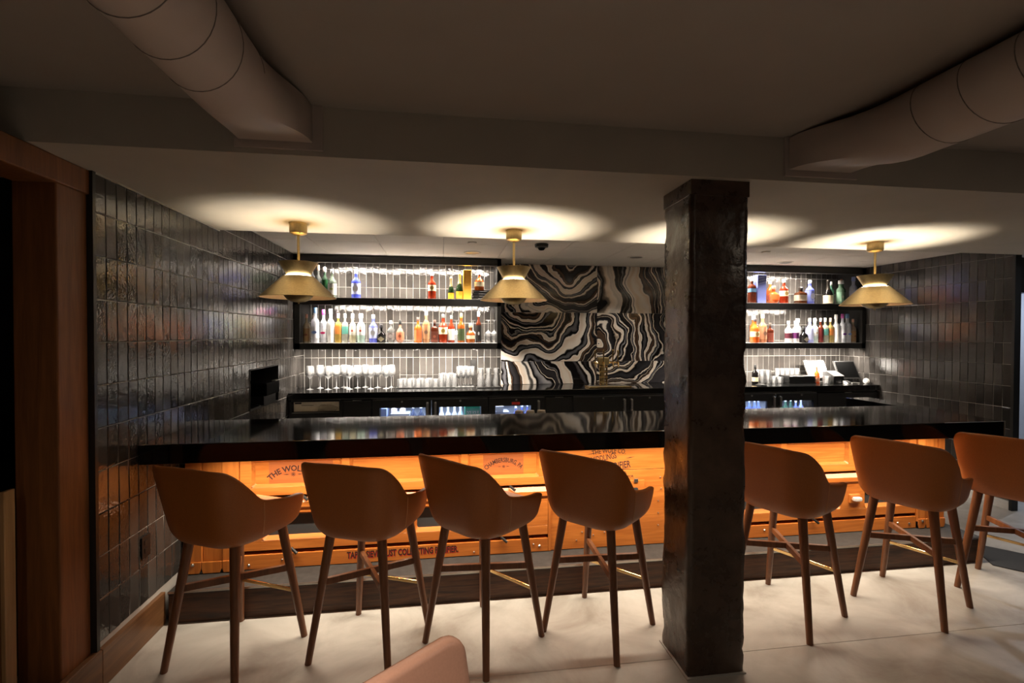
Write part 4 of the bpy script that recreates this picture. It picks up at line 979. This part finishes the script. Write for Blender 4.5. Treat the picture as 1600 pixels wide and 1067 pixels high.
bottle(4.730,5.46,Z2,.310,.072,'round',DRK,(.45,.42,.40),((.09,.012,.012),.05,.56),'dark red brown bottle between pale ones',W4)
bottle(4.808,Y2,Z2,.315,.072,'square',(.55,.55,.45),(.80,.78,.72),((.15,.42,.36),.30,.56),'clear gold bottle with teal label',W4)
bottle(4.884,Y2,Z2,.315,.066,'square',(.55,.42,.16),(.82,.66,.50),((.70,.25,.06),.30,.56),'golden bottle with orange label',W4)
bottle(4.962,Y2,Z2,.361,.080,'tall',(.84,.84,.84),WHT,(WHT,.06,.50),'plain opaque white bottle with white cap',W4)
bottle(5.040,5.46,Z2,.369,.074,'tall',FROST,(.65,.12,.45),(FROST,.14,.46,(.22,.04,.40),.7,.5),'frosted white bottle with pink cap and purple emblem',W4)
bottle(5.122,Y2,Z2,.370,.086,'tall',FROST,(.20,.36,.62),(FROST,.14,.46,(.25,.38,.75),.62,.5),'frosted white bottle with blue cap and blue emblem',W4)
bottle(5.205,Y2,Z2,.305,.072,'round',(.42,.36,.28),(.78,.45,.32),(TAN,.06,.50,(.22,.07,.03),.4,.6),'tan labelled bottle with salmon cap at the right end',W4)

# ------------------------------------------------------------------ glasses
STEM = glass_mat('thick_glass', (1,1,1), .50, .5)  # extra white painted in for light caught in stems and lower bowls
def glassware(name, prof, pts, labels, group, mat=None, n=18, cat='glass', stem=None):
    first = None
    for (x, y, z), lb in zip(pts, labels):
        if first is None:
            if stem:
                o = empty(name, (0,0,0)); MB().lathe(prof, n=n).build('bowl', mat or M['glass'], o, smooth=True); MB().lathe(stem, n=n).build('stem', STEM, o, smooth=True)
            else: o = MB().lathe(prof, n=n).build(name, mat or M['glass'], None, smooth=True)
            first = o
        else: o = copy_tree(first)
        o.location = (x, y, z); tag(o, lb, cat, group)
def wine_geo(h_=.245, r_=.045, flip=False):
    bowl = [(r_*.50,h_*.525),(r_*.80,h_*.575),(r_*.97,h_*.64),(r_,h_*.72),(r_*.92,h_*.88),(r_*.80,h_),(r_*.785,h_),(r_*.90,h_*.88),(r_*.975,h_*.72),(r_*.94,h_*.645),(r_*.76,h_*.585)]
    stem = [(0,0),(r_*.80,0),(r_*.80,.002),(r_*.2,.010),(.0046,.022),(.0042,h_*.44),(.010,h_*.47),(r_*.52,h_*.528),(r_*.80,h_*.574),(r_*.76,h_*.582),(0,h_*.50)]
    if flip: bowl = [(r, h_-z) for r, z in bowl][::-1]; stem = [(r, h_-z) for r, z in stem][::-1]
    return bowl, stem
ORD = ['first','second','third','fourth','fifth','sixth','seventh','eighth','ninth','tenth','eleventh','twelfth','thirteenth','fourteenth']
wx = [(-1.447,5.50),(-1.370,5.62),(-1.250,5.47),(-1.190,5.60),(-1.125,5.68),(-1.075,5.60),(-1.026,5.48),(-.960,5.60),(-.885,5.66),(-.802,5.49),(-.740,5.60),(-.635,5.50),(-.590,5.61)]
WB, WS = wine_geo(.258,.047)
glassware('wine_glass', WB, [(x,y,ZB) for x, y in wx], ['stemmed wine glass on the back counter, %s from the left wall' % ORD[i] for i in range(len(wx))], 'wine glasses on the back counter', stem=WS)
def tray(x0, x1, y0, y1, label):
    o = MB().box(x0, x1, y0, y1, ZB, ZB+.004).box(x0, x1, y0, y0+.006, ZB+.004, ZB+.010).box(x0, x1, y1-.006, y1, ZB+.004, ZB+.010).box(x0, x0+.006, y0+.006, y1-.006, ZB+.004, ZB+.010).box(x1-.006, x1, y0+.006, y1-.006, ZB+.004, ZB+.010).build('bar_tray', M['blackmetal'], None, bevel=.001, seg=1, loc=((x0+x1)/2, (y0+y1)/2, ZB)); tag(o, label, 'tray')
tray(-.535, .355, 5.47, 5.74, 'long black tray under the short glasses and flutes'); tray(.368, .665, 5.40, 5.58, 'small black tray under the three carafes')
def tumbler(r_, h_, t_=.003): return [(0,.0),(r_*.9,.0),(r_,h_),(r_-t_,h_),(r_*.9-t_,.010),(0,.012)]
rk = [(-.480+.098*i, 5.54) for i in range(5)]+[(-.455+.098*i, 5.64) for i in range(4)]
glassware('rocks_glass', tumbler(.042,.095), [(x,y,ZB+.0045) for x, y in rk], ['short rocks glass on the long tray, %s of the front row' % ORD[i] for i in range(5)]+['short rocks glass on the long tray, %s of the back row' % ORD[i] for i in range(4)], 'rocks glasses on the tray')
hb = [(-.025,5.53),(.050,5.53),(.122,5.53),(.005,5.63),(.085,5.63)]
glassware('highball_glass', tumbler(.034,.155), [(x,y,ZB+.0045) for x, y in hb], ['tall highball glass on the long tray, %s from left' % ORD[i] for i in range(5)], 'highball glasses on the tray')
def flute(h_=.235, r_=.028): return [(r_,0),(r_*.2,.008),(.004,.02),(.004,h_*.36),(r_*.55,h_*.45),(r_,h_*.62),(r_*.9,h_),(r_*.86,h_),(r_*.95,h_*.62),(r_*.5,h_*.46),(0,h_*.40)]
fx = [(.172,5.53),(.228,5.53),(.284,5.53),(.330,5.54),(.200,5.64),(.258,5.64)]
glassware('champagne_flute', flute(), [(x,y,ZB+.0045) for x, y in fx], ['champagne flute on the long tray, %s of the group' % ORD[i] for i in range(6)], 'champagne flutes on the tray')
cf = [(.425,5.49),(.515,5.49),(.605,5.49)]
glassware('carafe', [(0,0),(.040,.002),(.042,.07),(.030,.12),(.028,.16),(.036,.215),(.034,.215),(.026,.16),(.028,.12),(.039,.07),(.038,.008),(0,.008)], [(x,y,ZB+.0045) for x, y in cf], ['%s small glass carafe on the short tray' % k for k in ('left','middle','right')], 'carafes on the short tray', cat='carafe')
# inverted stemware on the lower left shelf
iv = [(.510,5.50),(.580,5.52),(.345,5.66),(.150,5.66)]
WB, WS = wine_geo(.262,.047,True)
glassware('wine_glass', WB, [(x,y,Z2) for x, y in iv], ['upside-down wine glass at the right end of the lower left shelf', 'upside-down wine glass against the right frame of the lower left shelf', 'upside-down wine glass behind the stubby decanter on the lower left shelf', 'upside-down wine glass behind the plain white labelled bottle'], 'upside-down wine glasses', stem=WS)
# right end of the back counter
SHELF_GROUP = 'bottles on the back counter'
bottle(3.86,5.50,ZB,.238,.072,'round',BLK,(.02,.02,.02),((.62,.48,.30),.12,.34),'dark bottle with tan label beside the column','on the back counter')
st = [(3.955+.082*i, y) for y in (5.50, 5.59) for i in range(4)]
glassware('rocks_glass', tumbler(.038,.082), [(x,y,ZB) for x, y in st]+[(x,y,ZB+.086) for x, y in st[:2]+st[4:6]], ['short glass by the column, lower tier front, %s from left' % ORD[i] for i in range(4)]+['short glass by the column, lower tier back, %s from left' % ORD[i] for i in range(4)]+['short glass by the column, upper tier %s' % k for k in ('front left','front right','back left','back right')], 'stacked short glasses by the column')
for k in range(6):
    z0 = ZB+k*.0165; dx = (.004,-.003,.002,.0,-.004,.003)[k]
    o = MB().box(4.255+dx, 4.625+dx, 5.40, 5.60, z0, z0+.012).box(4.265+dx, 4.615+dx, 5.41, 5.59, z0+.012, z0+.016).build('menu_folder', M['blackmat'], None, bevel=.0015, seg=1, loc=(4.44, 5.5, z0)); tag(o, 'black menu folder in the stack on the back counter, %s from the bottom' % ORD[k], 'menu', 'stacked black menu folders')
g2 = [(4.30+.07*i, 5.68) for i in range(5)]
glassware('highball_glass', tumbler(.032,.175), [(x,y,ZB) for x, y in g2], ['highball glass behind the black menu folders, %s from left' % ORD[i] for i in range(5)], 'glasses behind the menu folders')
bottle(4.668,5.44,ZB,.215,.062,'round',ORA,(.55,.10,.05),((.50,.20,.10),.10,.36),'small orange bottle with red neck beside the card terminals','on the back counter')
glassware('rocks_glass', tumbler(.044,.098), [(4.745,5.37,ZB)], ['single short glass before the receipt printer'], 'single glass')
def slant_screen(name, x0, x1, label, face, fmat, y=5.52, tilt=.06):
    t = empty(name, ((x0+x1)/2, y, ZB)); tag(t, label, 'monitor')
    # screen leans back: bottom at y, top at y+.11; skewed frame
    z0, z1 = ZB+.055, ZB+.275
    def pl(xa, xb, za, zb, d0, d1, nm, m_, par):
        def yy(z): return y+(z-z0)/(z1-z0)*.11
        mb = MB(); mb.v = [(xa,yy(za)+d0,za),(xb,yy(za)+d0,za),(xb,yy(zb)+d0,zb),(xa,yy(zb)+d0,zb),(xa,yy(za)+d1,za),(xb,yy(za)+d1,za),(xb,yy(zb)+d1,zb),(xa,yy(zb)+d1,zb)]
        mb.f = [(0,1,2,3),(5,4,7,6),(1,5,6,2),(4,0,3,7),(3,2,6,7),(4,5,1,0)]; return mb.build(nm, m_, par)
    c = pl(x0, x1, z0, z1, 0, .025, 'casing', M['blackmat'] if face != 'white' else M['steel'], t)
    pl(x0+.012, x1-.012, z0+.02, z1-.010, -.0015, 0, 'screen', fmat, c)
    MB().prism_x([(y+.0,ZB+.0),(y+.11,ZB+.0),(y+.075,ZB+.16),(y+.035,ZB+.07)], (x0+x1)/2-.05, (x0+x1)/2+.05).build('stand', M['blackmat'], t)
    MB().box((x0+x1)/2-.09, (x0+x1)/2+.09, y-.05, y+.14, ZB, ZB+.012).build('foot', M['steel'], t, bevel=.004)
SCR = plain('lit_screen', (.8,.8,.8), .3, emit=(1,.98,.95), es=1.1)
slant_screen('order_screen', 4.66, 4.95, 'lit white order screen leaning by the right wall', 'white', SCR, 5.55)
slant_screen('order_screen', 4.965, 5.255, 'dark order screen in the right corner of the back counter', 'dark', M['screen'], 5.40)
t = empty('receipt_printer', (4.88, 5.40, ZB)); tag(t, 'grey and black receipt printer before the lit order screen', 'printer')
MB().prism_x([(5.33,ZB),(5.52,ZB),(5.52,ZB+.145),(5.46,ZB+.15),(5.33,ZB+.095)], 4.81, 4.955).build('housing', M['blackmat'], t, bevel=.006)
MB().prism_x([(5.327,ZB+.096),(5.46,ZB+.151),(5.50,ZB+.151),(5.50,ZB+.154),(5.458,ZB+.155),(5.325,ZB+.100)], 4.812, 4.953).build('lid', col((.09,.085,.08)), t)
t = empty('card_reader', (5.0, 5.30, ZB)); tag(t, 'small white card reader and paper before the dark screen', 'card reader')
MB().prism_x([(5.26,ZB),(5.34,ZB),(5.34,ZB+.045),(5.27,ZB+.02)], 4.93, 5.01).build('housing', M['white'], t, bevel=.004)
MB().prism_x([(5.262,ZB+.0205),(5.33,ZB+.0445),(5.328,ZB+.046),(5.262,ZB+.023)], 4.945, 4.995).build('keypad', M['blackmat'], t)
o = MB().tube((5.235, 5.30, ZB+.035), (5.265, 5.33, ZB+.035), .034, .034, 20).tube((5.228, 5.293, ZB+.035), (5.235, 5.30, ZB+.035), .020, .020, 16).build('tape_roll', M['white'], None, smooth=True, loc=(5.25, 5.31, ZB)); tag(o, 'roll of white receipt paper at the right wall', 'paper roll')
o = MB().box(3.74, 3.82, 5.22, 5.32, ZB, ZB+.012).box(3.75, 3.81, 5.23, 5.31, ZB+.012, ZB+.018).build('bar_tray', M['blackmetal'], None, bevel=.002, loc=(3.78,5.27,ZB)); tag(o, 'small black tip tray beside the column on the back counter', 'tray')

# ------------------------------------------------------------------ beer tap tower
t = empty('beer_tap_tower', (1.835, 5.36, ZB)); tag(t, 'polished brass beer tap tower with lever taps before the agate slabs', 'beer tap')
MB().box(1.63, 2.13, 5.22, 5.40, ZB, ZB+.018).build('drip_tray', M['gold'], t, bevel=.003)
MB().box(1.65, 2.11, 5.235, 5.385, ZB+.018, ZB+.020).build('grille', M['steel'], t)
mb = MB()
for s in (-1, 1): mb.tube((1.835+s*.038, 5.34, ZB+.018), (1.835+s*.038, 5.34, ZB+.285), .011, .011, 12)
mb.build('pillar_pipes', M['gold'], t, smooth=True)
MB().tube((1.835, 5.36, ZB+.018), (1.835, 5.36, ZB+.285), .022, .022, 14).build('pillar', M['brass'], t, smooth=True)
for z in (.05, .11, .17, .23): MB().box(1.787, 1.883, 5.326, 5.345, ZB+z, ZB+z+.012).build('rung', M['gold'], t, bevel=.003)
MB().box(1.775, 1.895, 5.31, 5.40, ZB+.262, ZB+.345).build('head_block', M['brass'], t, bevel=.006)
MB().tube((1.72, 5.34, ZB+.285), (1.98, 5.34, ZB+.285), .012, .012, 12).build('manifold', M['gold'], t, smooth=True)
for x, top in ((1.715,.43), (1.815,.435), (1.925,.435), (1.985,.43)):
    f = MB().tube((x, 5.34, ZB+.285), (x, 5.27, ZB+.285), .011, .012, 10).tube((x, 5.27, ZB+.29), (x, 5.255, ZB+.235), .011, .008, 10).build('faucet', M['gold'], t, smooth=True)
    MB().lathe([(0,.29),(.009,.29),(.007,.33),(.010,.37),(.008,.395),(.012,.415),(.008,top),(0,top+.004)], (x, 5.28, ZB), 10).build('lever', M['gold'], f, smooth=True)

# ------------------------------------------------------------------ wall niche, sockets
nb = MB(); y0, y1, z0, z1 = NICHE[0]+.006, NICHE[1]-.006, NICHE[2]+.006, NICHE[3]-.006
nb.box(XL-.36, XL-.35, y0, y1, z0, z1).box(XL-.36, XL+.002, y0-.006, y0, z0-.006, z1+.006).box(XL-.36, XL+.002, y1, y1+.006, z0-.006, z1+.006).box(XL-.36, XL+.002, y0, y1, z0-.006, z0).box(XL-.36, XL+.002, y0, y1, z1, z1+.006)
nb.build('niche_lining', M['blackmetal'], wl)
t = empty('label_printer', (XL-.05, 4.62, 1.016)); tag(t, 'black receipt printer sitting in the dark wall niche', 'printer')
MB().prism([(XL-.22,4.50),(XL+.03,4.50),(XL+.03,4.84),(XL-.22,4.84)], 1.10, 1.215).build('housing', M['screen'], t, bevel=.01)
MB().box(XL-.20, XL+.0, 4.52, 4.82, 1.0165, 1.10).build('foot', M['blackmat'], t)
MB().box(XL+.0, XL+.035, 4.72, 4.83, 1.215, 1.222).build('paper_slot', M['steel'], t)
t = empty('tablet', (XL-.08, 4.36, 1.0165)); tag(t, 'black tablet lying at a slant in the wall niche', 'tablet')
MB().prism_y([(XL-.20,1.017),(XL-.005,1.017),(XL-.005,1.024),(XL-.20,1.09)], 4.24, 4.47).build('casing', M['blackmat'], t)
MB().prism_y([(XL-.19,1.088),(XL-.012,1.0255),(XL-.012,1.0265),(XL-.19,1.089)], 4.25, 4.46).build('screen', M['screen'], t)
def socket(loc, rz, label):
    t = empty('power_socket', loc, rz); tag(t, label, 'power socket')
    ORG[t.name] = (0,0,0)
    pl = MB().box(-.036, .036, -.006, 0, -.058, .058).build('cover_plate', M['blackmat'], t, bevel=.002)
    for z in (-.022, .022): MB().prism_y(rrect(-.017, .017, z-.014, z+.014, .006), -.0085, -.006).build('outlet', M['blackmetal'], t)
socket((XL+.0005, 2.80, .515), PI/2, 'black power socket low on the left tiled wall by the first stool')
socket((.355, YB-.0085, 1.29), 0, 'black power socket on the back wall above the flutes')

# ------------------------------------------------------------------ ceiling fittings over the bar
def fitting(name, x, y, prof, mat, label, cat, parts=None):
    t = empty(name, (x, y, ZD)); tag(t, label, cat)
    if cat == 'ceiling light': l = area('spot_light', (x, y, ZD-.012), .10, .10, 7.0, LED, (0,0,0), t, 110); l.data.shape = 'DISK'  # added light to brighten slabs and tap tower; these spots look unlit
    MB().lathe(prof, (x, y, ZD), 24).build('housing', mat, t, smooth=True)
    if parts: parts(t)
fitting('dome_camera', .92, 4.47, [(0,-.052),(.020,-.050),(.036,-.040),(.042,-.030),(.062,-.030),(.066,-.004),(.060,0)], M['blackmetal'], 'black dome camera on the bar ceiling', 'camera', lambda t: MB().lathe([(0,-.062),(.022,-.058),(.034,-.044),(.036,-.036)], (.92,4.47,ZD), 20).build('dome', M['screen'], t, smooth=True))
fitting('recessed_light', .30, 5.04, [(0,-.003),(.070,-.003),(.074,-.008),(.088,-.006),(.092,0)], M['board'], 'recessed ceiling spot near the left shelves', 'ceiling light', lambda t: MB().lathe([(0,-.0045),(.068,-.0045)], (.30,5.04,ZD), 20).build('baffle', M['brass'], t))
fitting('recessed_light', 2.10, 5.05, [(0,-.003),(.070,-.003),(.074,-.008),(.088,-.006),(.092,0)], M['board'], 'recessed ceiling spot above the agate slabs beside the column', 'ceiling light', lambda t: MB().lathe([(0,-.0045),(.068,-.0045)], (2.10,5.05,ZD), 20).build('baffle', M['blackmetal'], t))
fitting('recessed_light', 3.99, 5.15, [(0,-.003),(.070,-.003),(.074,-.008),(.088,-.006),(.092,0)], M['board'], 'recessed ceiling spot near the right shelves', 'ceiling light', lambda t: MB().lathe([(0,-.0045),(.068,-.0045)], (3.99,5.15,ZD), 20).build('baffle', M['blackmetal'], t))
fitting('sprinkler_cap', .265, 4.48, [(0,-.012),(.038,-.012),(.042,-.006),(.042,0)], M['board'], 'round sprinkler cover on the ceiling left of the dome camera', 'sprinkler')
fitting('sprinkler_cap', 3.28, 4.52, [(0,-.012),(.038,-.012),(.042,-.006),(.042,0)], M['board'], 'round sprinkler cover on the ceiling right of the column', 'sprinkler')

# ------------------------------------------------------------------ floor mat, wooden panel at the left edge
d = Vector((.66,-.75,0)).normalized(); nn = Vector((.75,.66,0)).normalized(); p0 = Vector((3.84,2.97,0))-d*.0
# the mat runs from the bar end towards the lower right
q = [p0+d*.0, p0+d*1.9, p0+d*1.9+nn*.40, p0+d*-.02+nn*.40]
q[0] = Vector((3.905,2.895,0)); 
o = MB().prism([(v.x, v.y) for v in q], 0, .008).build('floor_mat', M['mat'], None, bevel=.003, loc=(4.6, 2.4, 0)); tag(o, 'dark grey carpet mat on the floor at the right end of the bar', 'mat')
t = empty('booth_end', (-1.90, 2.15, 0)); tag(t, 'narrow wooden panel edge standing at the far left edge', 'wood panel')
MB().box(-2.05, -1.717, 2.13, 2.17, 0, 1.02).build('panel', M['post'], t, bevel=.004)
MB().box(-1.717, -1.700, 2.125, 2.175, 0, 1.03).build('edge_strip', wood('pale_edge', (.35,.20,.09), (.5,.30,.14), 'Z'), t, bevel=.003)  # paler wood paints in the light on this edge

# ------------------------------------------------------------------ unseen room lamps added behind the camera, and hallway lamps
def downlight(x, y, z, power, colr, label, kindname='recessed_light', spread=180):
    t = empty(kindname, (x, y, z)); tag(t, label, 'ceiling light')
    MB().lathe([(.052,-.002),(.058,-.010),(.075,-.008),(.078,0)], (x,y,z), 24).build('ring', M['white'], t, smooth=True)
    MB().lathe([(0,-.0025),(.052,-.0025)], (x,y,z), 20).build('lens', plain('lens', (.8,.8,.8), .5, emit=colr, es=3), t)
    l = area('room_light', (x, y, z-.012), .10, .10, power, colr, (0,0,0), t, spread); l.data.shape = 'DISK'
for i, (x, y) in enumerate(((-.9,-.6), (1.2,-.6), (3.2,.2), (-.2,.55))):  # left, middle and right added for dim room light; nearest lights the chair
    downlight(x, y, ZM-.001, P_ROOM if i < 3 else P_ROOM*2.4, (1.0,.82,.62), 'recessed room spot behind the viewer, %s' % ('left','middle','right','nearest')[i], spread=180 if i < 3 else 75)
downlight(7.0, 4.4, ZD-.001, P_HALL, COOL, 'cool recessed spot in the hallway on the right')
downlight(5.3, 3.0, ZS-.001, P_HALL*.22, COOL, 'cool recessed spot near the hallway entrance')
